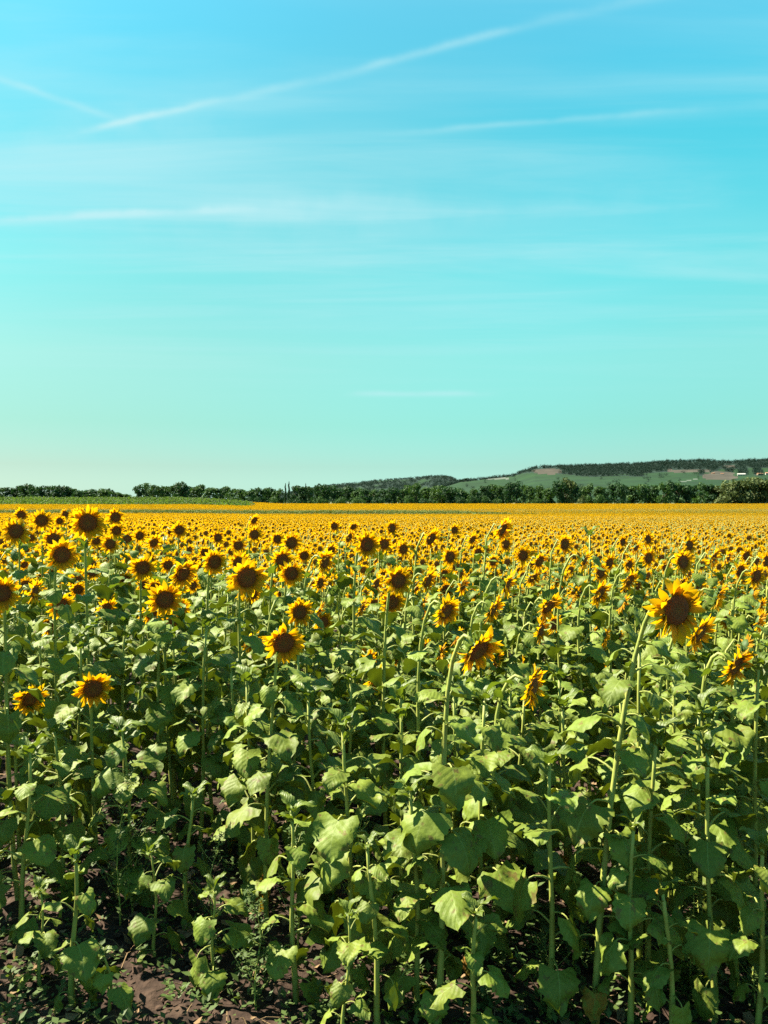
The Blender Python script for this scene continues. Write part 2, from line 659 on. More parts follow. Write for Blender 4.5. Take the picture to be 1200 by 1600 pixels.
# ------------------------------------------------------------------ sunflower pieces
def leaf_mb(cls, seed, nu, nv, petiole=True, psides=4, pseg=4):
    """One leaf with its stalk. Origin at the stalk's foot, +X outwards, blade about 1 long."""
    r = random.Random(seed)
    e0, pl, a0, drop, W, fold = {
        'young': (66, .32, 48, 62, .58, .25),
        'flat': (44, .52, 2, 58, .92, .10),
        'droop': (38, .60, -22, 60, .95, -.10),
        'hang': (26, .62, -58, 36, .92, -.14)}[cls]
    e0 += r.uniform(-10, 10)
    a0 += r.uniform(-14, 14)
    drop += r.uniform(-25, 22)
    pl *= r.uniform(.8, 1.25)
    W *= r.uniform(.88, 1.1)
    fold += r.uniform(-.12, .12)
    roll = R(r.uniform(-28, 28))
    mb = MB()
    # stalk
    pts = [Vector((0, 0, 0))]
    n = 6
    for k in range(n):
        a = R(e0 + (a0 - e0) * ((k + .5) / n) ** 2.2)
        pts.append(pts[-1] + Vector((math.cos(a), 0, math.sin(a))) * pl / n)
    if petiole:
        idx = np.linspace(0, n, pseg + 1).round().astype(int)
        mb.tube([pts[i] for i in idx], [(.034 - .014 * i / n) for i in idx], psides, 1)
    # blade
    P, a = pts[-1].copy(), R(a0)
    sway = r.uniform(-.35, .35)
    ph1, ph2 = r.uniform(0, 6.3), r.uniform(0, 6.3)
    amp = r.uniform(.04, .11)
    crum = r.uniform(.10, .26) * (.35 if cls == 'young' else 1)
    verts, uvs = [], []
    prev = 0
    peak = max(((q / 100 + .16) ** .5) * ((1 - q / 100) ** .8) for q in range(101))
    for i in range(nu + 1):
        u = i / nu
        du = u - prev
        prev = u
        a = R(a0 - drop * u ** 1.1)
        P = P + Vector((math.cos(a), 0, math.sin(a))) * du
        T = Vector((math.cos(a), 0, math.sin(a)))
        Nn = Vector((-math.sin(a), 0, math.cos(a)))
        hw = W / 2 * ((u + .16) ** .5) * (max(0, 1 - u) ** .8) / peak
        if u > .999:
            hw = .004
        for j in range(-nv, nv + 1):
            v = j / nv
            w = hw
            if abs(j) == nv and 0 < i < nu and nu > 6:
                w *= (1.07 if i % 2 else .93) * r.uniform(.93, 1.05)
            lat = v * w
            back = -.20 * abs(v) ** 1.3 * (1 - u) ** 5
            h = fold * abs(lat) * 1.4 - .25 * lat * lat
            h += amp * math.sin(u * 9 + ph1 + (1.7 if v > 0 else 0)) * v * v
            h += crum * mnoise.noise(Vector((u * 3.2 + ph1, v * 1.8 + ph2, seed))) * (.3 + .7 * abs(v))
            h += .014 * math.sin((u - .45 * abs(v)) * 22 + ph2) * abs(v) * (1 - abs(v) * .4)
            y2 = lat * math.cos(roll * u) - h * math.sin(roll * u)
            h2 = lat * math.sin(roll * (.3 + .7 * u)) + h
            q = P + T * back + Nn * h2 + Vector((0, 1, 0)) * (y2 + sway * u * u * .3)
            verts.append(q)
            uvs.append((v * .5 + .5, u))
    m = 2 * nv + 1
    F = [(i * m + j, (i + 1) * m + j, (i + 1) * m + j + 1, i * m + j + 1) for i in range(nu) for j in range(m - 1)]
    # +Z side is the upper side
    mb.add(verts, [f[::1] for f in F], 0, uvs)
    return mb


CLASSES = ('young', 'flat', 'droop', 'hang')
LEAF_HI, LEAF_LO, LEAF_MID_MB, LEAF_TINY_MB, LEAF_DRY = {}, {}, {}, {}, []
for ci, c in enumerate(CLASSES):
    mat0 = MAT_YOUNG if c == 'young' else MAT_LEAF
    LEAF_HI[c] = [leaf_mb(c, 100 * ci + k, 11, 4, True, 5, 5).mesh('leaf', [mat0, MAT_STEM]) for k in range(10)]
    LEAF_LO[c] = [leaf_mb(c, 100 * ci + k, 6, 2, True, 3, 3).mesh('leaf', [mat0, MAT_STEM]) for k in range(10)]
    LEAF_MID_MB[c] = [leaf_mb(c, 100 * ci + k, 4, 2, True, 3, 2) for k in range(5)]
    LEAF_TINY_MB[c] = [leaf_mb(c, 100 * ci + k, 2, 1, False) for k in range(5)]
LEAF_DRY = [leaf_mb('hang', 900 + k, 10, 3, True, 4, 4).mesh('leaf', [MAT_LEAF_DRY, MAT_LEAF_DRY]) for k in range(3)]


def petal_mb(seed, nu=4, nv=1, w=.132, ln=.305):
    """A ray petal: foot at the origin, +X outwards, +Z to the face of the flower."""
    r = random.Random(seed)
    mb = MB()
    a0, curl = r.uniform(2, 26), r.uniform(-40, 45)
    tw = R(r.uniform(-35, 35))
    verts, uvs = [], []
    P = Vector((0, 0, 0))
    prev = 0
    for i in range(nu + 1):
        u = i / nu
        a = R(a0 - curl * u)
        P = P + Vector((math.cos(a), 0, math.sin(a))) * (u - prev) * ln
        prev = u
        hw = w / 2 * (max(0, math.sin(math.pi * (u * .86 + .14))) ** .75 if u < .999 else .06)
        for j in range(-nv, nv + 1):
            v = j / nv
            y, h = v * hw, .18 * abs(v) * hw * 1.6
            verts.append(P + Vector((0, y * math.cos(tw * u) - h * math.sin(tw * u), y * math.sin(tw * u) + h)))
            uvs.append((v * .5 + .5, u))
    m = 2 * nv + 1
    mb.add(verts, [(i * m + j, (i + 1) * m + j, (i + 1) * m + j + 1, i * m + j + 1) for i in range(nu) for j in range(m - 1)], 0, uvs)
    return mb


PETAL_MB = [petal_mb(40 + k, 4, 1) for k in range(8)]
PETAL_ME = [p.mesh('petal', [MAT_PETAL]) for p in PETAL_MB]
PETAL_LO = [petal_mb(40 + k, 2, 1, .13) for k in range(8)]
PETAL_TINY = [petal_mb(40 + k, 1, 1, .20) for k in range(8)]


def petal_layout(seed, n):
    """Places of the petals of one flower: list of matrices and variant numbers."""
    r = random.Random(seed)
    res = []
    for layer, cnt, z, tilt in ((0, n, .0, 4), (1, int(n * .7), .018, -20)):
        for k in range(cnt):
            if r.random() < .05:
                continue
            phi = 2 * math.pi * (k + r.uniform(-.35, .35) + .5 * layer) / cnt
            s = r.uniform(.82, 1.12) * (1.0 if layer == 0 else .84)
            M = (Matrix.Rotation(phi, 4, 'Z') @ Matrix.Translation((.222, 0, z)) @ Matrix.Rotation(R(tilt + r.uniform(-13, 13)), 4, 'Y')
                 @ Matrix.Rotation(R(r.uniform(-14, 14)), 4, 'Z') @ Matrix.Rotation(R(r.uniform(-22, 22)), 4, 'X') @ Matrix.Diagonal((s, s * r.uniform(.85, 1.15), s, 1)))
            res.append((M, r.randrange(8)))
    return res


def lathe(mb, prof, sides, mat, uvr=None):
    V, U = [], []
    rm = max(p[0] for p in prof)
    for (rr, z) in prof:
        for k in range(sides):
            a = 2 * math.pi * k / sides
            V.append((rr * math.cos(a), rr * math.sin(a), z))
            U.append((.5, rr / rm))
    F = []
    for i in range(len(prof) - 1):
        for k in range(sides):
            k2 = (k + 1) % sides
            F.append((i * sides + k, i * sides + k2, (i + 1) * sides + k2, (i + 1) * sides + k))
    mb.add(V, F, mat, U)


def disc_mb(sides=16, rings=5):
    mb = MB()
    prof = []
    for i in range(rings + 1):
        t = i / rings
        rr = .235 * (1 - t) + .001
        z = .015 + .055 * math.sin(min(1, t * 2.2) * math.pi / 2) - .022 * max(0, t - .45) / .55
        prof.append((rr, z))
    lathe(mb, prof, sides, 0)
    return mb


def back_mb(sides=12):
    mb = MB()
    lathe(mb, [(.03, -.135), (.10, -.125), (.19, -.09), (.26, -.03), (.272, .016)], sides, 0)
    return mb


def bracts_mb(seed, n=18, closed=False):
    r = random.Random(seed)
    mb = MB()
    for lay in range(3 if closed else 2):
        for k in range(n):
            phi = 2 * math.pi * (k + r.uniform(-.3, .3) + .5 * lay) / n
            ln, w = r.uniform(.16, .24), r.uniform(.05, .075)
            el = R(r.uniform(-50, 5)) if not closed else R((30, 58, 75)[lay] + r.uniform(-14, 14))
            r0 = .22 if not closed else (.24, .19, .11)[lay]
            z0 = -.05 + .02 * lay
            d = Vector((math.cos(el), 0, math.sin(el)))
            nn = Vector((-d.z, 0, d.x))
            b = Vector((r0, 0, z0))
            tip = b + d * ln + nn * r.uniform(-.06, .03)
            mid = b + d * ln * .4
            pts = [b + Vector((0, -w * .4, 0)), b + Vector((0, w * .4, 0)), mid + Vector((0, w * .5, 0)) + nn * .008, mid + Vector((0, -w * .5, 0)) + nn * .008, tip]
            M = Matrix.Rotation(phi, 4, 'Z')
            mb.add([M @ p for p in pts], [(0, 1, 2, 3), (3, 2, 4)], 0)
    return mb


DISC_ME = disc_mb(18, 6).mesh('seed_disc', [MAT_DISC])
DISC_LO = disc_mb(12, 3).mesh('seed_disc', [MAT_DISC])
BACK_ME = back_mb(14).mesh('flower_head', [MAT_BRACT])
BRACT_ME = [bracts_mb(70 + k).mesh('bracts', [MAT_BRACT]) for k in range(3)]
BUD_ME = [bracts_mb(80 + k, 15, True).mesh('bracts', [MAT_YOUNG]) for k in range(2)]
PETALS_ME = []
for k in range(6):
    mb = MB()
    for M, vi in petal_layout(500 + k, 23):
        mb.merge(PETAL_LO[vi], M)
    PETALS_ME.append(mb.mesh('petals', [MAT_PETAL]))

GOLD = R(137.5)


def facing_matrix(pos, n, D, spin):
    q = Vector(n).normalized().to_track_quat('Z', 'Y')
    return Matrix.Translation(pos) @ q.to_matrix().to_4x4() @ Matrix.Rotation(spin, 4, 'Z') @ Matrix.Scale(D, 4)


def stem_curve(base, attach, n, H, r, hook=True):
    """Points of a stem from the ground to the back of the flower head."""
    base, A, n = Vector(base), Vector(attach), Vector(n).normalized()
    nxy = Vector((n.x, n.y, 0))
    Q = A - nxy * .085 + Vector((0, 0, .012 if hook else -.1))
    pts = []
    L = (Q - base).length
    t0, t1 = Vector((r.uniform(-.1, .1), r.uniform(-.1, .1), 1)) * L, (Vector((0, 0, 1)) + nxy * .9).normalized() * L * .45
    K = 10
    for i in range(K):
        t = i / (K - 1)
        h00, h10, h01, h11 = 2 * t**3 - 3 * t**2 + 1, t**3 - 2 * t**2 + t, -2 * t**3 + 3 * t**2, t**3 - t**2
        pts.append(base * h00 + t0 * h10 + Q * h01 + t1 * h11)
    for t in (.35, .7, 1.0):
        pts.append(Q.lerp(A, t) + Vector((0, 0, .03 * math.sin(math.pi * t))))
    return pts


def leaf_plan(r, n, small=False, sparse_low=True):
    """Heights along the stem, azimuths, sizes and classes of a plant's leaves."""
    res = []
    phi = r.uniform(0, 6.28)
    for k in range(n):
        t = .11 + .85 * max(0, (k + r.uniform(-.3, .3)) / n) ** (.82 if sparse_low else 1)
        t = min(max(t, .1), .965)
        phi += GOLD + r.uniform(-.4, .4)
        size = lerp_table([(.1, .11), (.25, .14), (.45, .165), (.7, .152), (.85, .122), (.97, .075)], t) * r.uniform(.78, 1.18)
        if t > .9:
            c = r.choice(('young', 'young', 'flat'))
        elif t > .62:
            c = r.choice(('flat', 'flat', 'droop', 'droop'))
        elif t > .36:
            c = r.choice(('flat', 'droop', 'droop', 'droop', 'hang'))
        else:
            c = r.choice(('droop', 'droop', 'hang'))
        res.append((t, phi, size, c))
    return res


def curve_at(pts, t):
    ls = [0]
    for a, b in zip(pts, pts[1:]):
        ls.append(ls[-1] + (b - a).length)
    s = t * ls[-1]
    for i in range(len(pts) - 1):
        if s <= ls[i + 1]:
            return pts[i].lerp(pts[i + 1], (s - ls[i]) / max(1e-6, ls[i + 1] - ls[i]))
    return pts[-1]


def leaf_matrix(p, phi, size, r, srad=.01):
    return (Matrix.Translation(Vector(p)) @ Matrix.Rotation(phi, 4, 'Z') @ Matrix.Translation((srad * .5, 0, 0)) @ Matrix.Rotation(R(r.uniform(-12, 12)), 4, 'Y')
            @ Matrix.Diagonal((size, size * r.uniform(.9, 1.1), size, 1)))


PLANTS = []      # rows for the labels


def build_plant(base, n, head, Hs, nleaf, lod, seed, style='d', srad=.011, dry=0, petal_parts=False, leafscale=1.0, name='sunflower'):
    """A sunflower standing at base. head = (position, diameter, 'bloom' | 'bud') or None. Hs = height of the stem tip if there is no head."""
    r = random.Random(seed)
    base = Vector(base)
    root = obj(name, None)
    root.location = base
    root.empty_display_size = .1
    n = Vector(n).normalized()
    if head:
        pos = Vector(head[0]) - base
        D = head[1]
        A = pos - n * (.125 * D)
        pts = stem_curve(Vector((0, 0, -.03)), A, n, A.z, r)
    else:
        tip = Vector((r.uniform(-.06, .06), r.uniform(-.06, .06), Hs))
        pts = [Vector((0, 0, -.03)).lerp(tip, k / 7) + Vector((math.sin(k * .9 + seed) * .008, math.cos(k * .7 + seed) * .008, 0)) * (k > 0) for k in range(8)]
    if lod == 'lo':
        pts = pts[::2] + ([pts[-1]] if len(pts) % 2 == 0 else [])
    kk = len(pts)
    rad = [srad * (1.0 + .35 * (1 - i / (kk - 1)) ** 3 - .4 * i / (kk - 1)) * r.uniform(.94, 1.06) for i in range(kk)]
    sm = MB()
    sm.tube(pts, rad, 7 if lod == 'hi' else 4, 0, cap=True)
    obj('stem', sm.mesh('stem', [MAT_STEM]), root)
    lib = LEAF_HI if lod == 'hi' else LEAF_LO
    plan = leaf_plan(r, nleaf)
    for k, (t, phi, size, c) in enumerate(plan):
        p = curve_at(pts, t if not head else t * .93)
        if k < dry:
            o = obj('leaf', LEAF_DRY[r.randrange(3)], root, leaf_matrix(p, phi, size * .8, r, srad))
            o['label'] = 'withered yellow brown leaf'
        else:
            obj('leaf', lib[c][r.randrange(10)], root, leaf_matrix(p, phi, size * leafscale, r, srad))
    if not head:
        # rosette of young leaves at the tip
        for k in range(5 if lod == 'hi' else 4):
            obj('leaf', lib['young'][r.randrange(6)], root, leaf_matrix(pts[-1] - Vector((0, 0, .01 * k)), k * GOLD, (.10 - .006 * k) * leafscale, r, .004))
        return root
    M = facing_matrix(pos, n, D, r.uniform(0, 6.28))
    hd = obj('flower_head', BACK_ME, root, M)
    if head[2] == 'bud':
        obj('bracts', BUD_ME[r.randrange(2)], hd)
        return root
    obj('seed_disc', DISC_ME if lod == 'hi' else DISC_LO, hd)
    if lod == 'hi':
        obj('bracts', BRACT_ME[r.randrange(3)], hd)
    if petal_parts:
        for Mp, vi in petal_layout(seed, 23):
            obj('petal', PETAL_ME[vi], hd, Mp)
    else:
        obj('petals', PETALS_ME[r.randrange(6)], hd)
    return root


# heads one can point at: pixel column and row of the flower in the photograph, its width there, and how it is turned
#   d turned to the camera's side   n nodding to the right   e seen edge on   b seen from behind   k bud seen from behind
HEADS = [
    (137, 817, 58, 'd'), (25, 830, 46, 'd'), (65, 813, 38, 'd'), (33, 804, 26, 'd'), (96, 867, 54, 'd'), (83, 843, 40, 'd'), (172, 850, 32, 'd'),
    (198, 842, 26, 'd'), (180, 808, 32, 'd'), (182, 829, 28, 'd'), (218, 837, 26, 'd'), (102, 803, 18, 'd'), (93, 814, 20, 'd'), (240, 848, 30, 'n'),
    (280, 828, 30, 'd'), (267, 830, 24, 'n'), (223, 887, 44, 'd'), (257, 937, 58, 'd'), (94, 946, 47, 'd'), (2, 927, 58, 'd'), (144, 1077, 60, 'd'),
    (45, 1092, 58, 'e'), (285, 897, 50, 'n'), (262, 883, 30, 'd'), (295, 860, 24, 'e'), (320, 863, 24, 'd'), (335, 878, 44, 'd'), (340, 840, 26, 'd'),
    (372, 852, 30, 'd'), (373, 880, 40, 'd'), (385, 903, 66, 'd'), (397, 835, 30, 'd'), (397, 813, 24, 'n'), (48, 840, 22, 'd'), (22, 867, 36, 'k'),
    (455, 848, 38, 'd'), (433, 842, 26, 'd'), (440, 875, 42, 'd'), (455, 896, 44, 'd'), (475, 868, 28, 'd'), (507, 878, 44, 'e'), (517, 860, 28, 'n'),
    (573, 851, 46, 'd'), (600, 850, 32, 'd'), (630, 858, 30, 'd'), (612, 825, 28, 'd'), (673, 842, 40, 'n'), (710, 828, 22, 'd'), (738, 843, 28, 'n'),
    (785, 827, 44, 'n'), (790, 850, 30, 'd'), (622, 907, 50, 'd'), (612, 941, 48, 'd'), (587, 913, 40, 'e'), (565, 950, 40, 'b'), (660, 943, 40, 'b'),
    (668, 907, 42, 'n'), (697, 922, 34, 'd'), (723, 915, 36, 'e'), (697, 955, 56, 'n'), (770, 953, 48, 'e'), (793, 913, 50, 'e'), (468, 957, 46, 'd'),
    (450, 940, 44, 'k'), (443, 1005, 68, 'd'), (747, 1017, 84, 'n'), (713, 995, 36, 'b'), (687, 1023, 48, 'b'), (775, 1033, 40, 'e'), (703, 870, 36, 'd'),
    (747, 863, 24, 'd'), (770, 877, 28, 'd'), (522, 822, 22, 'd'), (552, 823, 22, 'n'), (545, 840, 28, 'e'), (882, 850, 36, 'd'), (817, 868, 34, 'd'),
    (843, 877, 36, 'n'), (913, 877, 40, 'e'), (873, 905, 34, 'n'), (850, 900, 36, 'e'), (832, 903, 36, 'n'), (973, 847, 24, 'd'), (993, 857, 28, 'n'),
    (1012, 843, 28, 'd'), (1013, 872, 34, 'd'), (952, 880, 32, 'd'), (983, 883, 30, 'd'), (1077, 852, 30, 'd'), (1067, 878, 44, 'd'), (1115, 872, 36, 'n'),
    (1137, 872, 32, 'n'), (1157, 892, 36, 'd'), (1182, 900, 42, 'd'), (937, 927, 50, 'n'), (983, 907, 40, 'n'), (938, 895, 36, 'd'), (857, 948, 52, 'n'),
    (845, 985, 46, 'e'), (1057, 953, 104, 'd'), (1093, 990, 70, 'n'), (1123, 932, 52, 'e'), (1150, 1042, 74, 'n'), (833, 1073, 72, 'e'), (945, 997, 44, 'b'),
    (972, 943, 40, 'b'), (943, 1033, 28, 'b'), (1177, 930, 42, 'e'), (1040, 887, 26, 'd'), (1197, 877, 34, 'd'), (1183, 877, 30, 'n'), (1007, 930, 28, 'b'),
    (562, 1018, 36, 'b'), (935, 835, 30, 'y'), (122, 806, 30, 'd'), (150, 845, 24, 'd'), (1166, 868, 28, 'd'), (640, 1306, 50, 'k'),
]
STYLE_N = {'d': (.42, -.87, -.10), 'n': (.62, -.62, -.45), 'e': (.84, -.46, -.24), 'b': (.86, -.12, -.38), 'k': (.55, .75, -.05), 'y': (0, 0, 1)}
STYLE_TEXT = {'d': 'open bloom facing out', 'n': 'nodding bloom', 'e': 'bloom seen edge on', 'b': 'bloom turned away', 'k': 'green spiky bud', 'y': 'leafy tip without a flower'}
# hand-set base columns (pixel offset of the stem's foot from the flower) where the photograph shows the stem
FOOT = {(1057, 953): -118, (747, 1017): -62, (443, 1005): -30, (833, 1073): -48, (640, 1306): 14, (562, 1018): -62, (1093, 990): -85}
CATALOG = []   # (root, px, py, dist, style, sizeword)
hand_xy = []
hand_heads = []
for idx, (px, py, wpx, st) in enumerate(HEADS):
    r = random.Random(1000 + idx)
    D = .205 + .035 * r.uniform(-1, 1)
    if (px, py) == (1057, 953):
        D = .245
    if py > 1000:
        D = .20
    d = D * FPX / wpx
    if (px, py) == (640, 1306):
        d, D = 3.5, .13
    x, z = (px - 600) / FPX * d, CAM_H - (py - HOR) / FPX * d
    nb = Vector(STYLE_N[st])
    if st != 'y':
        nb += Vector((r.uniform(-.18, .18), r.uniform(-.12, .12), r.uniform(-.14, .14)))
    nb.normalize()
    off = FOOT.get((px, py))
    if off is not None:
        bx = (px + off - 600) / FPX * d
        by = d - nb.y * .06
    else:
        bx, by = x - nb.x * (.07 + .2 * D) + r.uniform(-.04, .04), d - nb.y * (.07 + .2 * D) + r.uniform(-.03, .05)
    by = max(by, 2.9)
    g = gz(bx, by)
    lod = 'hi' if d < 6.2 else 'lo'
    H = z - g
    hand_xy.append((bx, by))
    hand_heads.append((px, py, wpx, d))
    nl = r.randint(20, 24) if H > 1 else 10
    if st == 'y':
        root = build_plant((bx, by, g), (0, 0, 1), None, H, nl, lod, 1000 + idx, leafscale=.95)
    else:
        kind = 'bud' if st == 'k' else 'bloom'
        root = build_plant((bx, by, g), nb, ((x, d, z), D, kind), 0, nl, lod, 1000 + idx, st, srad=.0085 if py == 1306 else .0115 if d < 3.6 else .0100,
                           dry=(1 if (d < 4.2 and r.random() < .6) else 0), petal_parts=(wpx >= 44 and kind == 'bloom'))
    CATALOG.append([root, px, py, d, st, 'tall' if H > 1.65 else ('short' if H < 1.15 else '')])

# short plants without a flower at the field's edge, and stems whose flower is hidden
EXTRA = [  # foot column, foot row, tip row, leaves, leaf scale, look
    (110, 1600, 1330, 9, .72, 'short young'), (172, 1610, 1492, 5, .50, 'tiny'), (592, 1622, 1322, 11, .62, 'short pale'), (1002, 1545, 1010, 15, 1.0, 'tall'),
    (1180, 1520, 1035, 15, 1.0, 'tall'), (285, 1470, 1250, 9, .8, 'short'), (30, 1490, 1180, 12, .95, 'mid-height'), (1100, 1500, 1120, 13, 1.0, 'mid-height'),
    (655, 1592, 1225, 14, .9, 'mid-height'), (862, 1600, 1190, 15, .95, 'mid-height'), (985, 1640, 1290, 13, .8, 'short'), (1120, 1605, 1175, 15, .95, 'mid-height'), (462, 1565, 1275, 13, .85, 'short'),
    (535, 1650, 1440, 9, .65, 'short young'), (1062, 1660, 1400, 10, .7, 'short young'), (1190, 1650, 1330, 12, .8, 'short'), (735, 1660, 1420, 10, .7, 'short young'), (1010, 1570, 1150, 14, 1.0, 'mid-height'),
    (335, 1560, 1390, 9, .7, 'short'), (60, 1570, 1400, 9, .65, 'short'), (240, 1520, 1330, 10, .7, 'short'),
]
for idx, (px, pf, pt, nl, ls, look) in enumerate(EXTRA):
    d = CAM_H * FPX / (pf - HOR)
    bx = (px - 600) / FPX * d
    g = gz(bx, d)
    H = CAM_H - (pt - HOR) / FPX * d - g
    root = build_plant((bx, d, g), (0, 0, 1), None, H, nl, 'hi', 3000 + idx, srad=.011 if H > .5 else .007, leafscale=ls)
    hand_xy.append((bx, d))
    CATALOG.append([root, px, (pf + pt) / 2 if H < .9 else pt, d, 'x' + look, ''])

# the rest of the rows
cand = []
rowgap, gap = .58, .29
y = 2.67
row = 0
while y < 44:
    half = .53 * y + 2.2
    x = -half + rng.uniform(0, gap)
    while x < half:
        cand.append((x + rng.normal(0, .05), y + rng.normal(0, .07)))
        x += gap * rng.uniform(.8, 1.25)
    y += rowgap if y < 14 else rowgap * .9
    row += 1
hx = np.array(hand_xy)


def front_limit(x, y_):
    if x < -.55:
        return 3.5 if x > -.5 * y_ else 2.55  # unseen rows at the left start nearer, added to shade the front soil
    return 3.15 if x < .5 * y_ else 2.6


near, rest = [], []
for (x, y) in cand:
    if y < front_limit(x, y):
        continue
    if np.min(np.hypot(hx[:, 0] - x, hx[:, 1] - y)) < .20:
        continue
    inside = abs(x) < .482 * y + .12
    (near if inside else rest).append((x, y))
near.sort(key=lambda p: p[1])
NB = 300 - len(CATALOG)
rest += near[NB:]
near = near[:NB]
NEAR_LIMIT = near[-1][1]
for idx, (x, y) in enumerate(near):
    r = random.Random(5000 + idx)
    g = gz(x, y)
    px = 600 + x / y * FPX
    d = y
    H = r.uniform(1.02, 1.30) if y < 7 else r.uniform(1.12, 1.38)
    # keep the flowers behind it in sight
    for (hpx, hpy, hw, hd) in hand_heads:
        if hd > y and abs(hpx - px) < hw * .55 + 40:
            zmax = CAM_H - (hpy + hw * .45 - HOR) / FPX * y - g - .10
            H = min(H, max(zmax, .8))
    has = r.random() < (.0 if y < 4.6 else .25 if y < 5.5 else (.78 if y < 7.5 else .95))
    lod = 'hi' if y < 5.2 else 'lo'
    nb = Vector(STYLE_N[r.choice('dddnneb')]) + Vector((r.uniform(-.2, .2), r.uniform(-.15, .15), r.uniform(-.15, .15)))
    nb.normalize()
    D = r.uniform(.155, .21)
    nl = r.randint(19, 22) if y < 6 else r.randint(12, 15)
    if has:
        pos = (x + nb.x * .12, y + nb.y * .12, g + H)
        root = build_plant((x, y, g), nb, (pos, D, 'bloom' if r.random() < .92 else 'bud'), 0, nl, lod, 5000 + idx)
        st = 'd' if nb.y < -.6 else ('b' if nb.y > 0 else 'n')
    else:
        root = build_plant((x, y, g), (0, 0, 1), None, H, nl, lod, 5000 + idx, dry=1 if (y < 4.5 and r.random() < .3) else 0)
        st = 'y'
    CATALOG.append([root, px, HOR + (CAM_H - g - H) / y * FPX, y, st, ''])

# ------------------------------------------------------------------ labels of the sunflowers
LAND = {  # pixel place -> (own label, how others refer to it)
    (137, 817): ('tall sunflower with big dark disc rising to the vineyard at the corner of the field', 'tall big-disc bloom under the vineyard'),
    (25, 830): ('large sunflower bloom beside the tall one, green bud just below it', 'large bloom above the green bud'),
    (96, 867): ('large tilted sunflower bloom below a crowd of smaller ones', 'large tilted bloom'),
    (94, 946): ('sunflower with oval bloom and hanging lower petals, alone among leaves', 'oval bloom with hanging petals'),
    (144, 1077): ('low lone sunflower with round bloom above the short young plant', 'low lone round bloom'),
    (45, 1092): ('sunflower seen edge on, low beside the lone round bloom', 'low edge-on bloom'),
    (257, 937): ('sunflower with round bloom and greenish centre on a bare green stem', 'round greenish-centred bloom'),
    (385, 903): ('sunflower with wide bright bloom facing out, largest of its cluster', 'wide bright bloom'),
    (223, 887): ('sunflower with round dark-centred bloom behind the greenish-centred one', 'dark round bloom'),
    (285, 897): ('sunflower with crumpled nodding bloom above the greenish-centred one', 'crumpled nodding bloom'),
    (335, 878): ('sunflower with slanting oval bloom behind the wide bright one', 'slanting oval bloom'),
    (443, 1005): ('sunflower with big upright oval bloom on a long straight stem', 'big upright oval bloom'),
    (450, 940): ('sunflower with green bud seen from behind, over the upright oval bloom', 'green back-turned bud'),
    (573, 851): ('sunflower with round very dark disc at mid field', 'round very dark bloom'),
    (507, 878): ('sunflower with narrow edge-on bloom at mid field', 'narrow upright bloom'),
    (612, 941): ('lower sunflower of the stacked pair of blooms at mid field', 'lower bloom of the stacked pair'),
    (697, 955): ('sunflower with long slanting bloom above the ragged nodding one', 'long slanting bloom'),
    (747, 1017): ('sunflower with large ragged nodding bloom on a thick pale stem', 'large ragged nodding bloom'),
    (785, 827): ('tall sunflower whose bloom stands clear above the yellow crowd', 'bloom clear above the crowd'),
    (833, 1073): ('sunflower with low torn bloom seen edge on beside a stem', 'low torn bloom'),
    (857, 948): ('upper sunflower of two narrow blooms hanging close together', 'upper of two narrow blooms'),
    (937, 927): ('sunflower with nodding bloom behind the biggest one', 'nodding bloom in the gap'),
    (882, 850): ('sunflower with slanted dark bloom next to the leafy flowerless tip', 'slanted dark bloom'),
    (1012, 843): ('small round sunflower bloom standing out against the far yellow field', 'small round bloom by the far field'),
    (1057, 953): ('biggest sunflower, its heavy bloom hanging from a hooked stem', 'biggest hooked bloom'),
    (1093, 990): ('sunflower with orange bloom tucked under the biggest one', 'orange bloom under the biggest'),
    (1150, 1042): ('sunflower with low slanting bloom near the edge, ragged petals', 'low slanting edge bloom'),
    (1067, 878): ('sunflower with round dark bloom above the biggest one', 'round bloom over the biggest'),
    (1182, 900): ('sunflower with full bloom at the very edge of the picture', 'full bloom at the edge'),
    (2, 927): ('sunflower with orange bloom cut by the edge of the picture', 'orange cut-off bloom'),
    (640, 1306): ('short sunflower with spiky green bud low among the front stems', 'spiky green bud'),
    (562, 1018): ('sunflower with hooked neck and small bloom turned away', 'hooked turned-away bloom'),
    (110, None): ('short young pale sunflower without flower on bare soil', 'short young plant'),
    (172, None): ('tiny sunflower seedling on bare soil beside the short young plant', 'tiny seedling'),
    (592, None): ('short pale green sunflower without flower in the front row', 'short pale front plant'),
    (1002, None): ('tall flowerless sunflower stem close to the biggest bloom', 'tall flowerless stem'),
    (1180, None): ('tall flowerless sunflower at the edge under the low slanting bloom', 'flowerless plant at the edge'),
    (455, 848): ('sunflower with round bloom over the cluster of the wide bright one', 'round bloom over the cluster'),
    (180, 808): ('sunflower bloom level with the tall big-disc one beside it', 'bloom level with the tall one'),
    (673, 842): ('nodding sunflower bloom between the dark round one and the tall clear one', 'nodding mid bloom'),
}
landmarks = []
SUNGROUP = 'sunflowers growing in the front of the field'
for row in CATALOG:
    root, px, py, d, st, sz = row
    key = (px, py) if (px, py) in LAND else ((px, None) if st.startswith('x') and (px, None) in LAND else None)
    root['category'] = 'sunflower'
    root['group'] = SUNGROUP
    if key:
        root['label'] = LAND[key][0]
        landmarks.append((px, py, LAND[key][1], d))
ORD = ['first', 'second', 'third', 'fourth', 'fifth', 'sixth', 'seventh', 'eighth', 'ninth', 'tenth', 'eleventh', 'twelfth', 'thirteenth', 'fourteenth', 'fifteenth', 'sixteenth', 'seventeenth', 'eighteenth', 'nineteenth', 'twentieth']
buckets = {}
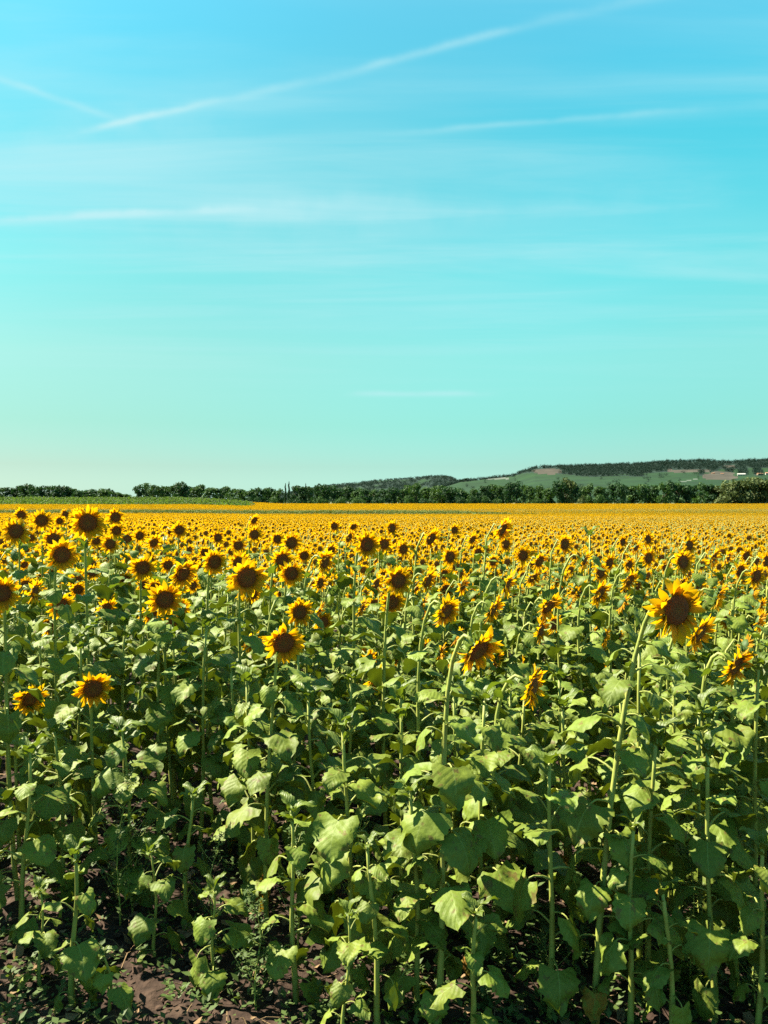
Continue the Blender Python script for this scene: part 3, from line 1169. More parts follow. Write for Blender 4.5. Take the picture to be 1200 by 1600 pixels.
for row in CATALOG:
    root, px, py, d, st, sz = row
    if 'label' in root:
        continue
    best = min(range(len(landmarks)), key=lambda i: math.hypot(landmarks[i][0] - px, (landmarks[i][1] - py) * 1.3))
    lx, ly = landmarks[best][:2]
    dx, dy = px - lx, py - ly
    if abs(dx) > abs(dy) * 1.1:
        rel = 'right of' if dx > 0 else 'left of'
    else:
        rel = 'above' if dy < 0 else 'below'
    look = {'d': 'open-faced', 'n': 'nodding', 'e': 'edge-on', 'b': 'back-turned', 'k': 'budding', 'y': 'flowerless leafy'}.get(st, 'flowerless ' + st[1:])
    buckets.setdefault((look, rel, best), []).append((math.hypot(dx, dy), row))
for (look, rel, best), rows in buckets.items():
    rows.sort(key=lambda t: t[0])
    for k, (_, row) in enumerate(rows):
        o = ORD[k] + ' ' if len(rows) > 1 else ''
        row[0]['label'] = f'{o}{look} sunflower {rel} the {landmarks[best][2]}'

# ------------------------------------------------------------------ the rest of the field: one object of instances
PROTO = bpy.data.collections.new('field_patterns')
MATS5 = [MAT_LEAF, MAT_STEM, MAT_PETAL, MAT_DISC, MAT_BRACT, MAT_YOUNG]


def low_plant(mb, base, H, n, D, r, tier, nleaf, bloom=True):
    """Adds a whole coarse plant to one mesh (for the mass of the field)."""
    n = Vector(n).normalized()
    base = Vector(base)
    pos = base + Vector((n.x * .12, n.y * .12, H))
    A = pos - n * .1 * D
    Q = A - Vector((n.x, n.y, 0)) * .08
    if tier < 2:
        mb.tube([base, base.lerp(Q, .6), Q, A], [.012, .010, .008, .007], 3, 1)
    lib = LEAF_MID_MB if tier == 0 else LEAF_TINY_MB
    for (t, phi, size, c) in leaf_plan(r, nleaf, sparse_low=False):
        if tier == 2:
            t = .35 + .5 * t
        p = base.lerp(Q, t)
        mb.merge(lib[c][r.randrange(5)], leaf_matrix(p, phi, size * (1.0 if tier < 2 else 1.45), r), {0: 0 if c != 'young' else 5, 1: 1})
    if not bloom:
        return
    M = facing_matrix(pos, n, D, r.uniform(0, 6))
    hb = MB()
    if tier == 0:
        lathe(hb, [(.05, -.13), (.24, -.06), (.27, .016)], 8, 4)
        lathe(hb, [(.215, .018), (.16, .06), (.08, .06), (.001, .05)], 10, 3)
        for Mp, vi in petal_layout(r.randrange(9999), 15):
            hb.merge(PETAL_LO[vi], Mp, {0: 2})
    else:
        sd = 8 if tier == 1 else 6
        lathe(hb, [(.05, -.12), (.27, 0)], sd, 4)
        lathe(hb, [((.20, .165)[tier - 1], .022), (.001, .06)], sd, 3)
        for k in range(12 if tier == 1 else 8):
            Mp = Matrix.Rotation(k * 2 * math.pi / (12 if tier == 1 else 8) + r.uniform(-.2, .2), 4, 'Z') @ Matrix.Translation(((.18, .13)[tier - 1], 0, .012)) @ Matrix.Rotation(R(r.uniform(-15, 15)), 4, 'Y')
            if tier == 1:
                Mp = Mp @ Matrix.Diagonal((1.15, 1.35, 1, 1))
            if tier == 2:
                Mp = Mp @ Matrix.Diagonal((1.25, 1.7, 1, 1))
            hb.merge(PETAL_TINY[r.randrange(8)], Mp, {0: 2})
    mb.merge(hb, M)


def rand_n(r):
    v = Vector(STYLE_N[r.choice('ddddnne')]) + Vector((r.uniform(-.22, .22), r.uniform(-.15, .15), r.uniform(-.15, .2)))
    return v.normalized()


protos = []
NT0, NT1, NT2, NT3 = 10, 3, 3, 2
for k in range(NT0):
    r = random.Random(7000 + k)
    mb = MB()
    low_plant(mb, (0, 0, 0), 1.36, rand_n(r), r.uniform(.17, .22), r, 0, 12, bloom=k != 9)
    protos.append(mb)
TILE = 3.0
for tier, nt in ((1, NT1), (2, NT2)):
    for k in range(nt):
        r = random.Random(7100 + 10 * tier + k)
        mb = MB()
        yy = -TILE / 2 + .15
        while yy < TILE / 2 - .05:
            xx = -TILE / 2 + r.uniform(0, .2)
            while xx < TILE / 2:
                H = 1.36 + r.gauss(0, .085)
                low_plant(mb, (xx + r.gauss(0, .04), yy + r.gauss(0, .07), 0), H, rand_n(r), r.uniform(.17, .22) * (1 if tier == 1 else 1.12), r, tier, 6 if tier == 1 else 2, bloom=r.random() < .95)
                xx += r.uniform(.24, .38)
            yy += .5
        protos.append(mb)
# verge weeds in the track between the two halves of the field
for k in range(NT3):
    r = random.Random(7200 + k)
    mb = MB()
    for _ in range(220):
        p = Vector((r.uniform(-1.5, 1.5), r.uniform(-1.5, 1.5), r.uniform(.02, .45)))
        mb.merge(LEAF_TINY_MB[r.choice(CLASSES)][r.randrange(5)], leaf_matrix(p, r.uniform(0, 6.28), r.uniform(.2, .4), r), {0: 0, 1: 1})
    protos.append(mb)
for k, mb in enumerate(protos):
    po = bpy.data.objects.new('field_pattern_%02d' % k, mb.mesh('field_pattern', MATS5))
    PROTO.objects.link(po)


def gn_scatter(name, coll, pts, vi, rot, scl, label, cat=None, keep=None):
    """One object that stands for a mass: its points carry pattern number, turn and size."""
    me = bpy.data.meshes.new(name)
    me.from_pydata([tuple(p) for p in pts], [], [])
    for nm, tp, dat in (('vi', 'INT', vi), ('scl', 'FLOAT', scl)):
        a = me.attributes.new(nm, tp, 'POINT')
        a.data.foreach_set('value', np.array(dat, dtype=np.int32 if tp == 'INT' else np.float32))
    a = me.attributes.new('rot', 'FLOAT_VECTOR', 'POINT')
    a.data.foreach_set('vector', np.array(rot, dtype=np.float32).ravel())
    o = obj(name, me, label=label, kind='stuff', cat=cat)
    ng = bpy.data.node_groups.new(name, 'GeometryNodeTree')
    ng.interface.new_socket('Geometry', in_out='INPUT', socket_type='NodeSocketGeometry')
    ng.interface.new_socket('Geometry', in_out='OUTPUT', socket_type='NodeSocketGeometry')
    N, L = ng.nodes, ng.links
    gi, go = N.new('NodeGroupInput'), N.new('NodeGroupOutput')
    ip = N.new('GeometryNodeInstanceOnPoints')
    ci = N.new('GeometryNodeCollectionInfo')
    ci.inputs['Collection'].default_value = coll
    ci.inputs['Separate Children'].default_value = True
    ci.inputs['Reset Children'].default_value = True

    def att(nm, tp):
        n = N.new('GeometryNodeInputNamedAttribute')
        n.data_type = tp
        n.inputs['Name'].default_value = nm
        return n.outputs[0]
    L.new(gi.outputs[0], ip.inputs['Points'])
    L.new(ci.outputs[0], ip.inputs['Instance'])
    ip.inputs['Pick Instance'].default_value = True
    L.new(att('vi', 'INT'), ip.inputs['Instance Index'])
    e = N.new('FunctionNodeEulerToRotation')
    L.new(att('rot', 'FLOAT_VECTOR'), e.inputs[0])
    L.new(e.outputs[0], ip.inputs['Rotation'])
    L.new(att('scl', 'FLOAT'), ip.inputs['Scale'])
    L.new(ip.outputs[0], go.inputs[0])
    md = o.modifiers.new('scatter', 'NODES')
    md.node_group = ng
    return o


P, VI, RO, SC = [], [], [], []
for (x, y) in rest:
    P.append((x, y, gz(x, y) - .02))
    VI.append(rng.integers(0, NT0))
    RO.append((0, 0, rng.normal(0, .25)))
    s = 1 + rng.normal(0, .07)
    # individuals in front stay in view
    SC.append(s * (.93 if y < 14 else 1))


def in_gap(x, y):
    """The track that parts the field, narrowing to nothing on the right."""
    b = x / y
    w = 1 - sstep(.05, .30, b)
    return 160 + 2 * (1 - w) < y < 160 + 25 * w


def vineyard(x, y):
    b = x / y
    return y > 232 and b < -.165 - (y - 232) * .00005


ty = 44 + TILE / 2
while ty < 330:
    half = .56 * ty + 6
    tx = -half + rng.uniform(0, TILE)
    while tx < half:
        b = tx / ty
        if in_gap(tx, ty):
            if rng.random() < .5:
                P.append((tx, ty, gz(tx, ty)))
                VI.append(NT0 + NT1 + NT2 + rng.integers(0, NT3))
                RO.append((0, 0, rng.uniform(0, 6)))
                SC.append(rng.uniform(.7, 1.1))
        elif not vineyard(tx, ty):
            P.append((tx, ty, gz(tx, ty)))
            VI.append((NT0 + rng.integers(0, NT1)) if ty < 120 or 182 < ty < 192 else (NT0 + NT1 + rng.integers(0, NT2)))
            sl = (gz(tx, ty + 1) - gz(tx, ty - 1)) / 2
            RO.append((math.atan(sl), 0, rng.normal(0, .03)))
            SC.append(1 + rng.normal(0, .03))
        tx += TILE
    ty += TILE
gn_scatter('sunflower_field', PROTO, P, VI, RO, SC, 'dense yellow mass of sunflowers stretching from mid field to the far trees', cat='sunflower field')

# ------------------------------------------------------------------ vineyard at the back of the field
VP = bpy.data.collections.new('vine_patterns')
for k in range(3):
    r = random.Random(8000 + k)
    mb = MB()
    for _ in range(420):
        a = r.uniform(-2, 2)
        h = r.uniform(.4, 1.75) + .25 * math.sin(a * 3 + k)
        p = Vector((a, r.gauss(0, .28), h))
        s = r.uniform(.16, .34)
        q = Quaternion(Vector((r.gauss(0, 1), r.gauss(0, 1), r.gauss(0, 1))).normalized(), r.uniform(0, 6.28))
        mb.add([p + q @ Vector(v) * s for v in ((-.5, -.5, 0), (.5, -.4, .1), (.55, .5, 0), (-.4, .5, .12))], [(0, 1, 2, 3)], 0)
    for a in (-1.5, -.5, .5, 1.5):
        mb.tube([(a, 0, 0), (a + .05, 0, .9)], [.04, .03], 4, 1)
    VP.objects.link(bpy.data.objects.new('vine_pattern_%d' % k, mb.mesh('vine_pattern', [MAT_VINE, MAT_BARK])))
P, VI, RO, SC = [], [], [], []
y = 234.0
while y < 330:
    x = -.62 * y
    while x < -.155 * y:
        if vineyard(x, y):
            P.append((x, y, gz(x, y)))
            VI.append(rng.integers(0, 3))
            RO.append((0, 0, rng.normal(0, .04) + (math.pi if rng.random() < .5 else 0)))
            SC.append(rng.uniform(.70, .98))
        x += 3.7
    y += 3.0
gn_scatter('vineyard', VP, P, VI, RO, SC, 'bright green vine rows between the sunflowers and the trees', cat='vineyard')

# ------------------------------------------------------------------ trees
def foliage_mat(name, c0, c1, tr):
    c0, c1, tr = dim(c0), dim(c1), dim(tr)
    m, N, L = new_mat(name)
    out = N.new('ShaderNodeOutputMaterial')
    bs = N.new('ShaderNodeBsdfPrincipled')
    n1 = nnoise(N, L, .9, 3)
    oi = N.new('ShaderNodeObjectInfo')
    f = nmath(N, L, 'MULTIPLY_ADD', oi.outputs['Random'], .5, nmath(N, L, 'MULTIPLY_ADD', n1, 1.0, -.25))
    L.new(nmix(N, L, f, c0, c1), bs.inputs['Base Color'])
    bs.inputs['Roughness'].default_value = .7
    bs.inputs['Specular IOR Level'].default_value = .2
    tl = N.new('ShaderNodeBsdfTranslucent')
    tl.inputs['Color'].default_value = (*tr, 1)
    mx = N.new('ShaderNodeMixShader')
    mx.inputs[0].default_value = .22
    L.new(bs.outputs[0], mx.inputs[1])
    L.new(tl.outputs[0], mx.inputs[2])
    L.new(mx.outputs[0], out.inputs[0])
    return m


MAT_TREE_DARK = foliage_mat('dark_foliage', (0.016, 0.048, 0.018), (0.036, 0.085, 0.027), (.04, .11, .014))
MAT_TREE_OLIVE = foliage_mat('olive_foliage', (0.062, 0.094, 0.028), (0.125, 0.150, 0.048), (.12, .15, .03))
MAT_TREE_MID = foliage_mat('green_foliage', (0.030, 0.076, 0.019), (0.068, 0.128, 0.032), (.08, .17, .018))
MAT_FOREST = foliage_mat('forest_foliage', (0.008, 0.026, 0.020), (0.014, 0.040, 0.026), (.015, .05, .02))


def crown_mb(seed, shape='round', n=1000):
    """Leaf clumps through a crown one unit high and about one wide, foot of the tree at the origin."""
    r = random.Random(seed)
    mb = MB()
    lobes = []
    if shape == 'cypress':
        for k in range(9):
            t = k / 8
            lobes.append((Vector((r.gauss(0, .012), r.gauss(0, .012), .12 + .82 * t)), Vector((.10 * (1 - t) ** .6 + .018, .10 * (1 - t) ** .6 + .018, .09))))
    elif shape == 'pine':
        for k in range(7):
            lobes.append((Vector((r.uniform(-.34, .34), r.uniform(-.25, .25), r.uniform(.74, .90))), Vector((.20, .20, .085))))
    elif shape == 'bush':
        for k in range(8):
            lobes.append((Vector((r.uniform(-.5, .5), r.uniform(-.35, .35), r.uniform(.25, .62))), Vector((.34, .3, .30)) * r.uniform(.7, 1.1)))
    else:
        for k in range(18):
            a, q = r.uniform(0, 6.28), r.uniform(0, .36)
            z = r.uniform(.10, .86)
            q *= 1.2 - abs(z - .45) * 1.1
            lobes.append((Vector((q * math.cos(a), q * math.sin(a), z)), Vector((.21, .21, .15)) * r.uniform(.65, 1.15)))
    for _ in range(n):
        c, s = r.choice(lobes)
        d = Vector((r.gauss(0, 1), r.gauss(0, 1), r.gauss(0, 1))).normalized()
        k = r.uniform(.55, 1.06)
        p = c + Vector((d.x * s.x, d.y * s.y, d.z * s.z)) * k
        if p.z < .04:
            continue
        q = (d + Vector((r.gauss(0, .5), r.gauss(0, .5), r.gauss(0, .5)))).normalized().to_track_quat('Z', 'Y') @ Quaternion((0, 0, 1), r.uniform(0, 6.28))
        w = r.uniform(.035, .085) * (.55 if shape in ('cypress',) else 1)
        mb.add([p + q @ Vector(v) * w for v in ((-.5, -.45, 0), (.5, -.5, .15), (.6, .5, 0), (-.35, .55, .2))], [(0, 1, 2, 3)], 0)
    return mb


def trunk_mb(seed, shape):
    r = random.Random(seed)
    mb = MB()
    top = {'cypress': .7, 'pine': .78, 'bush': .4}.get(shape, .55)
    tip = Vector((r.uniform(-.03, .03), r.uniform(-.03, .03), top))
    w = {'cypress': .018, 'pine': .022, 'bush': .02}.get(shape, .03)
    mb.tube([(0, 0, -.05), (0, 0, .02), tip * .5, tip], [w * 1.5, w, w * .8, w * .4], 6, 0)
    if shape != 'cypress':
        for k in range(5):
            a = r.uniform(0, 6.28)
            b = tip * r.uniform(.45, .95)
            e = b + Vector((math.cos(a) * .22, math.sin(a) * .22, .16))
            mb.tube([b, b.lerp(e, .5) + Vector((0, 0, -.02)), e], [w * .55, w * .4, w * .2], 4, 0)
    return mb


CROWNS = {}
for shape, mats in (('round', (MAT_TREE_DARK, MAT_TREE_MID, MAT_TREE_OLIVE)), ('cypress', (MAT_TREE_DARK,)), ('pine', (MAT_TREE_DARK,)), ('bush', (MAT_TREE_DARK, MAT_TREE_MID, MAT_TREE_OLIVE))):
    for mi, m in enumerate(mats):
        for k in range(4 if shape in ('round', 'bush') else 2):
            s = 600 + 37 * k + 5 * mi + len(shape)
            CROWNS.setdefault((shape, m.name), []).append((crown_mb(s, shape).mesh('crown', [m], smooth=False), trunk_mb(s, shape).mesh('trunk', [MAT_BARK])))

TONE = {'k': 'dark_foliage', 'g': 'green_foliage', 'o': 'olive_foliage'}
# (pixel column, crown width in pixels, pixel row of the top, distance, tone, shape)
TREES = []
trr = random.Random(5)
top_line = [(-60, 762), (0, 762), (8, 761), (22, 763), (30, 758), (42, 757), (52, 761), (64, 760), (78, 759), (90, 759), (100, 760), (112, 763), (122, 767), (134, 766), (145, 765), (158, 763), (168, 764), (176, 767),
            (186, 770), (196, 771.5), (206, 771.5), (218, 759), (228, 754), (240, 757), (252, 758.5), (264, 760), (276, 756), (284, 754), (294, 761), (306, 761), (316, 757), (328, 762), (340, 762), (352, 760), (364, 763), (378, 762), (392, 763),
            (404, 763), (414, 760), (424, 763), (436, 763), (462, 758), (472, 759), (484, 758), (496, 757.5), (508, 757.5), (520, 760), (534, 763), (546, 761), (560, 762), (572, 764), (586, 764), (600, 765), (614, 762), (628, 762), (640, 757),
            (650, 755), (664, 759), (678, 760), (690, 758), (702, 761), (716, 762), (730, 768), (742, 764), (756, 758), (768, 756), (780, 759), (794, 754), (806, 754), (818, 757), (830, 757), (842, 756), (856, 760), (874, 752), (884, 748), (894, 754),
            (908, 760), (922, 755), (934, 760), (946, 766), (960, 756), (972, 756), (984, 758), (1000, 756), (1012, 758), (1024, 755), (1036, 753), (1048, 752), (1060, 753), (1072, 758), (1084, 757), (1096, 754), (1108, 756), (1120, 763),
            (1134, 757), (1148, 748), (1164, 744), (1178, 747), (1194, 744), (1210, 750), (1240, 752), (1270, 755), (1300, 752)]
for i, (px, ty_) in enumerate(top_line):
    if 205 < px < 212:
        continue
    wpx = 19 + trr.uniform(-3, 6)
    if px > 1120:
        wpx = 30
    tone = trr.choice('kkgkgg')
    if px > 1115:
        tone = 'o'
    elif px in (884, 640, 650, 560, 922, 934):
        tone = 'g' if px != 884 else 'o'
    elif px in (960, 972, 984):
        tone = 'k'
    TREES.append((px, wpx, ty_, 345 + trr.uniform(0, 45) if px > 1115 or px < 200 else 360 + trr.uniform(0, 80), tone, 'round'))
TREES += [(446, 4.6, 757, 372, 'k', 'cypress'), (451.5, 5.2, 754.5, 370, 'k', 'cypress'), (478, 4, 757, 385, 'k', 'cypress')]
for px, w, t, tone in ((722, 18, 773, 'k'), (742, 22, 771, 'k'), (756, 14, 773, 'g'), (780, 16, 777, 'g'), (838, 18, 775, 'g'), (850, 14, 777, 'k'), (908, 20, 773, 'o'), (936, 20, 770, 'g'), (590, 20, 772, 'k'), (560, 26, 775, 'g'),
                       (530, 24, 775, 'g'), (500, 22, 774, 'g'), (640, 20, 772, 'g'), (665, 22, 774, 'k'), (14, 24, 775, 'k'), (370, 24, 775, 'g'), (400, 22, 774, 'k'), (430, 22, 775, 'g'), (460, 22, 775, 'k')):
    TREES.append((px, w, t, 336 + trr.uniform(0, 8), tone, 'bush'))
TREE_LABEL = {'round': 'tree in the line at the far end of the field', 'bush': 'bush at the foot of the far trees', 'cypress': 'cypress'}
tree_rows = []
for (px, wpx, tpy, d, tone, shape) in TREES:
    x = (px - 600) / FPX * d
    base = gz(x, d) - .1
    Hh = CAM_H + (HOR - tpy) / FPX * d - base
    W = wpx / FPX * d
    if shape == 'round':
        W *= trr.uniform(1.15, 1.75)
    root = obj({'round': 'broadleaf_tree', 'bush': 'bush', 'cypress': 'cypress_tree'}[shape], None, cat={'round': 'tree', 'bush': 'bush', 'cypress': 'tree'}[shape])
    root.location = (x, d, base)
    root['group'] = {'round': 'trees in a line beyond the field', 'bush': 'bushes at the foot of the tree line', 'cypress': 'cypresses in the tree line'}[shape]
    cr, tr = trr.choice(CROWNS[(shape, TONE[tone])])
    rz = trr.uniform(0, 6.28)
    wx = W / (.95 if shape == 'round' else (1.3 if shape == 'bush' else .24))
    Mx = Matrix.Rotation(rz, 4, 'Z') @ Matrix.Diagonal((wx, wx, Hh / (.97 if shape != 'bush' else .9), 1))
    obj('crown', cr, root, Mx)
    obj('trunk', tr, root, Mx)
    tree_rows.append((px, root, tone, shape, tpy))
tree_rows.sort(key=lambda t: t[0])
TL = [(64, 'dark tree clump by the edge'), (196, 'open gap in the tree line'), (316, 'rounded tree above the vineyard end'), (450, 'twin cypresses'), (650, 'tall lighter tree'), (768, 'tallest tree of the middle clump'), (884, 'pale feathery tree'), (970, 'round black-green tree'), (1048, 'tall mid-green tree before the bare slope'), (1164, 'tall olive-green tree')]
SPECIAL = {64: 'dark rounded tree amid the dark clump behind the vineyard, near the picture edge', 316: 'rounded tree poking above its neighbours where the vineyard ends', 768: 'tallest tree of the middle clump under the low saddle of hills',
           1048: 'tall mid-green tree standing before the bare tan slope of the hill', 446: 'shorter of the twin cypresses, a dark spike in the tree line', 451.5: 'taller of the twin cypresses, a dark spike in the tree line', 478: 'thin single cypress beside the twin ones in the tree line',
           650: 'tall lighter green tree where the low far hill ends', 884: 'pale feathery tree rising in front of the hillside vineyards', 972: 'round black-green tree by the dry grass gap', 1164: 'tall olive-green tree below the white house'}
tb = {}
for (px, root, tone, shape, tpy) in tree_rows:
    if px in SPECIAL:
        root['label'] = SPECIAL[px]
        continue
    k = min(range(len(TL)), key=lambda i: abs(TL[i][0] - px))
    side = 'left' if px < TL[k][0] else 'right'
    look = {'k': 'dark', 'g': 'mid green', 'o': 'olive-green'}[tone]
    tb.setdefault((shape, side, k), []).append((abs(px - TL[k][0]), root, look))
for (shape, side, k), rows in tb.items():
    rows.sort(key=lambda t: t[0])
    for i, (_, root, look) in enumerate(rows):
        root['label'] = f"{look} {'tree' if shape == 'round' else 'bush'}, {ORD[i]} to the {side} of the {TL[k][1]}"

# ------------------------------------------------------------------ hills
HILL_A = [(380, 790), (430, 776), (480, 765), (520, 758), (560, 754.5), (590, 751), (640, 748.5), (680, 744.5), (692, 743.5), (705, 746.5), (718, 752), (760, 758), (810, 764), (900, 775), (1000, 790)]
HILL_B = [(640, 790), (680, 766), (720, 753.5), (745, 751), (760, 749), (790, 746), (805, 743.5), (815, 739), (835, 732.5), (855, 731), (870, 730.5), (900, 729.5), (950, 727.5), (1000, 726), (1030, 723.5), (1060, 722.5), (1095, 721),
          (1120, 722.5), (1140, 724), (1165, 721), (1200, 720), (1300, 717), (1450, 721), (1600, 730), (1800, 760), (1950, 790)]


def hill_fn(prof, d0, d1, power):
    xs = np.array([a for a, _ in prof])
    ys = np.array([b for _, b in prof])

    def f(px, t):
        """Height at photograph column px and way t from foot (0) to ridge (1) and down behind it (to 2)."""
        d = d0 + (d1 - d0) * np.minimum(t, 1) + np.maximum(t - 1, 0) * 600
        top = CAM_H + (HOR - np.interp(px, xs, ys)) / FPX * d1
        s = np.where(t <= 1, np.clip(t, 0, 1) ** power, 1 - (np.maximum(t - 1, 0)) ** 1.5)
        return d, top * s - 2 * (1 - s)
    return f


hillA = hill_fn(HILL_A, 1900, 3000, 1.5)
hillB = hill_fn(HILL_B, 800, 1800, 1.75)
MAT_HGREEN = simple_mat('hill_vineyard', [(0.3, (0.0043, 0.0246, 0.0049)), (0.5, (0.0069, 0.0354, 0.006)), (0.7, (0.0104, 0.0434, 0.0077))], .02, .95, detail=6)
MAT_HFOREST = simple_mat('hill_forest_floor', [(0.3, (0.0063, 0.0225, 0.0156)), (0.7, (0.0123, 0.035, 0.0216))], .04, .95)
MAT_HBARE = simple_mat('hill_bare_earth', [(0.3, (0.042, 0.0366, 0.0269)), (0.7, (0.077, 0.0636, 0.0462))], .03, .95)
MAT_HPALE = simple_mat('hill_pale_field', [(0.3, (0.0765, 0.0975, 0.078)), (0.7, (0.1125, 0.1316, 0.1072))], .03, .95)


def cover_B(px, py, nz):
    """Land cover of the near hill: 0 vines, 1 forest, 2 bare earth, 3 pale field."""
    low = np.interp(px, [800, 815, 850, 900, 1000, 1060, 1120, 1200], [746, 741, 739, 744, 741, 737, 735, 733])
    if ((px - 853) / 22) ** 2 + ((py - 737.5) / 4.6) ** 2 < 1 + nz * .6:
        return 2
    if 1040 < px < 1110 and 734.5 < py < 739 + nz:
        return 2
    if ((px - 1122) / 26) ** 2 + ((py - 744) / 6.5) ** 2 < 1 + nz:
        return 2
    if 1125 < px < 1148 and 729 < py < 732:
        return 2
    if 757 < px < 795 and 747 < py < 750:
        return 3
    if 1062 < px < 1090 and abs(py - (754 - (px - 1062) * .2)) < .7:
        return 3
    if py < low + nz * 2.0:
        return 1
    if 760 < px < 1200 and 743 < py < 745 + nz * 1.5 and 905 < px < 1010:
        return 1
    if 1090 < px < 1200 and py < 744 + nz * 3:
        return 1 if (px * .13) % 3 < 1.7 else 0
    return 0


def build_hill(name, f, prof, cover, step=2.5, nt=44):
    pxs = np.arange(prof[0][0], prof[-1][0] + .1, step)
    ts = np.concatenate([np.linspace(0, 1, nt), np.linspace(1.1, 2, 6)])
    V, F, Mi = [], [], []
    for t in ts:
        for px in pxs:
            d, z = f(px, t)
            x = (px - 600) / FPX * d
            z += mnoise.noise(Vector((x * .004, d * .004, 0))) * 6 * min(1, t * 2) * (1 if t < .97 else .3) * min(1, max(0, z) / 20)
            V.append((float(x), float(d), float(z)))
    n = len(pxs)
    for i in range(len(ts) - 1):
        for j in range(n - 1):
            F.append((i * n + j, i * n + j + 1, (i + 1) * n + j + 1, (i + 1) * n + j))
            c = V[i * n + j]
            py = HOR - (c[2] - CAM_H) / c[1] * FPX
            nz = mnoise.noise(Vector((c[0] * .02, c[1] * .008, 3)))
            Mi.append(cover(pxs[j], py, nz) if ts[i] < 1 else 1)
    me = bpy.data.meshes.new(name)
    me.from_pydata(V, [], F)
    for m in (MAT_HGREEN, MAT_HFOREST, MAT_HBARE, MAT_HPALE):
        me.materials.append(m)
    me.polygons.foreach_set('material_index', np.array(Mi, dtype=np.int32))
    me.polygons.foreach_set('use_smooth', np.ones(len(F), bool))
    obj(name, me, kind='structure')
    return V, F, Mi


VA, FA, MA = build_hill('hill', hillA, HILL_A, lambda px, py, nz: 1 if nz < .25 else 0, 3, 24)
VB, FB, MBi = build_hill('hill', hillB, HILL_B, cover_B)
FP = bpy.data.collections.new('forest_patterns')
for k in range(3):
    FP.objects.link(bpy.data.objects.new('forest_pattern_%d' % k, crown_mb(880 + k, 'bush' if k else 'round', 130).mesh('forest_pattern', [MAT_FOREST], smooth=False)))
P, VI, RO, SC = [], [], [], []
for V, F, Mi, dens in ((VA, FA, MA, .008), (VB, FB, MBi, .016)):
    for f, m in zip(F, Mi):
        if m != 1 and not (m == 0 and rng.random() < .014):
            continue
        a, b, c, d = (Vector(V[i]) for i in f)
        area = (b - a).cross(d - a).length
        k = rng.poisson(area * dens) if m == 1 else 1
        for _ in range(min(k, 12)):
            u, v = rng.uniform(), rng.uniform()
            p = a.lerp(b, u).lerp(d.lerp(c, u), v)
            P.append(tuple(p))
            VI.append(rng.integers(0, 3))
            RO.append((0, 0, rng.uniform(0, 6.28)))
            SC.append(rng.uniform(6.5, 10.5))
gn_scatter('hill_forest', FP, P, VI, RO, SC, 'dark green forest covering the ridges of the far hills', cat='forest')


def on_hill(f, px, t):
    d, z = f(np.float64(px), np.float64(t))
    return float((px - 600) / FPX * d), float(d), float(z)


def t_for(f, px, py):
    for t in np.linspace(.2, 1, 300):
        d, z = f(np.float64(px), np.float64(t))
        if HOR - (z - CAM_H) / d * FPX <= py:
            return t
    return 1.0


# umbrella pines on the saddle of the ridge
for i, (px, hpx, lab) in enumerate(((722, 4, 'small umbrella pine standing alone on the low ridge saddle'), (727, 6, 'tallest of the umbrella pines on the low ridge saddle'), (731, 5.5, 'umbrella pine on the saddle, closest to the steep hill'))):
    x, d, z = on_hill(hillB, px, 1.0)
    root = obj('umbrella_pine', None, cat='tree', label=lab, group='umbrella pines on the ridge')
    root.location = (x, d - 3, z - .8)
    h = hpx / FPX * d + .8
    cr, tr = CROWNS[('pine', 'dark_foliage')][i % 2]
    Mx = Matrix.Diagonal((h * 1.1, h * 1.1, h, 1))
    obj('crown', cr, root, Mx)
    obj('trunk', tr, root, Mx)

# houses on the hillside
MAT_WALL_W = simple_mat('white_render', [(0.3, (0.42, 0.41, 0.37)), (0.7, (0.52, 0.50, 0.46))], .6, .9)
MAT_WALL_T = simple_mat('tan_render', [(0.3, (0.27, 0.21, 0.15)), (0.7, (0.34, 0.27, 0.20))], .6, .9)
MAT_ROOF = simple_mat('clay_roof', [(0.3, (0.30, 0.15, 0.09)), (0.7, (0.42, 0.23, 0.14))], 1.2, .9)
MAT_GLASS = simple_mat('window_glass', [(0.3, (0.03, 0.04, 0.05)), (0.7, (0.05, 0.06, 0.07))], 1, .15)
MAT_SHUT = simple_mat('shutter', [(0.3, (0.10, 0.14, 0.16)), (0.7, (0.13, 0.17, 0.2))], 1, .6)


def box_mb(x0, x1, y0, y1, z0, z1):
    mb = MB()
    mb.add([(x, y, z) for z in (z0, z1) for y in (y0, y1) for x in (x0, x1)], [(0, 2, 3, 1), (4, 5, 7, 6), (0, 1, 5, 4), (2, 6, 7, 3), (0, 4, 6, 2), (1, 3, 7, 5)], 0)
    return mb


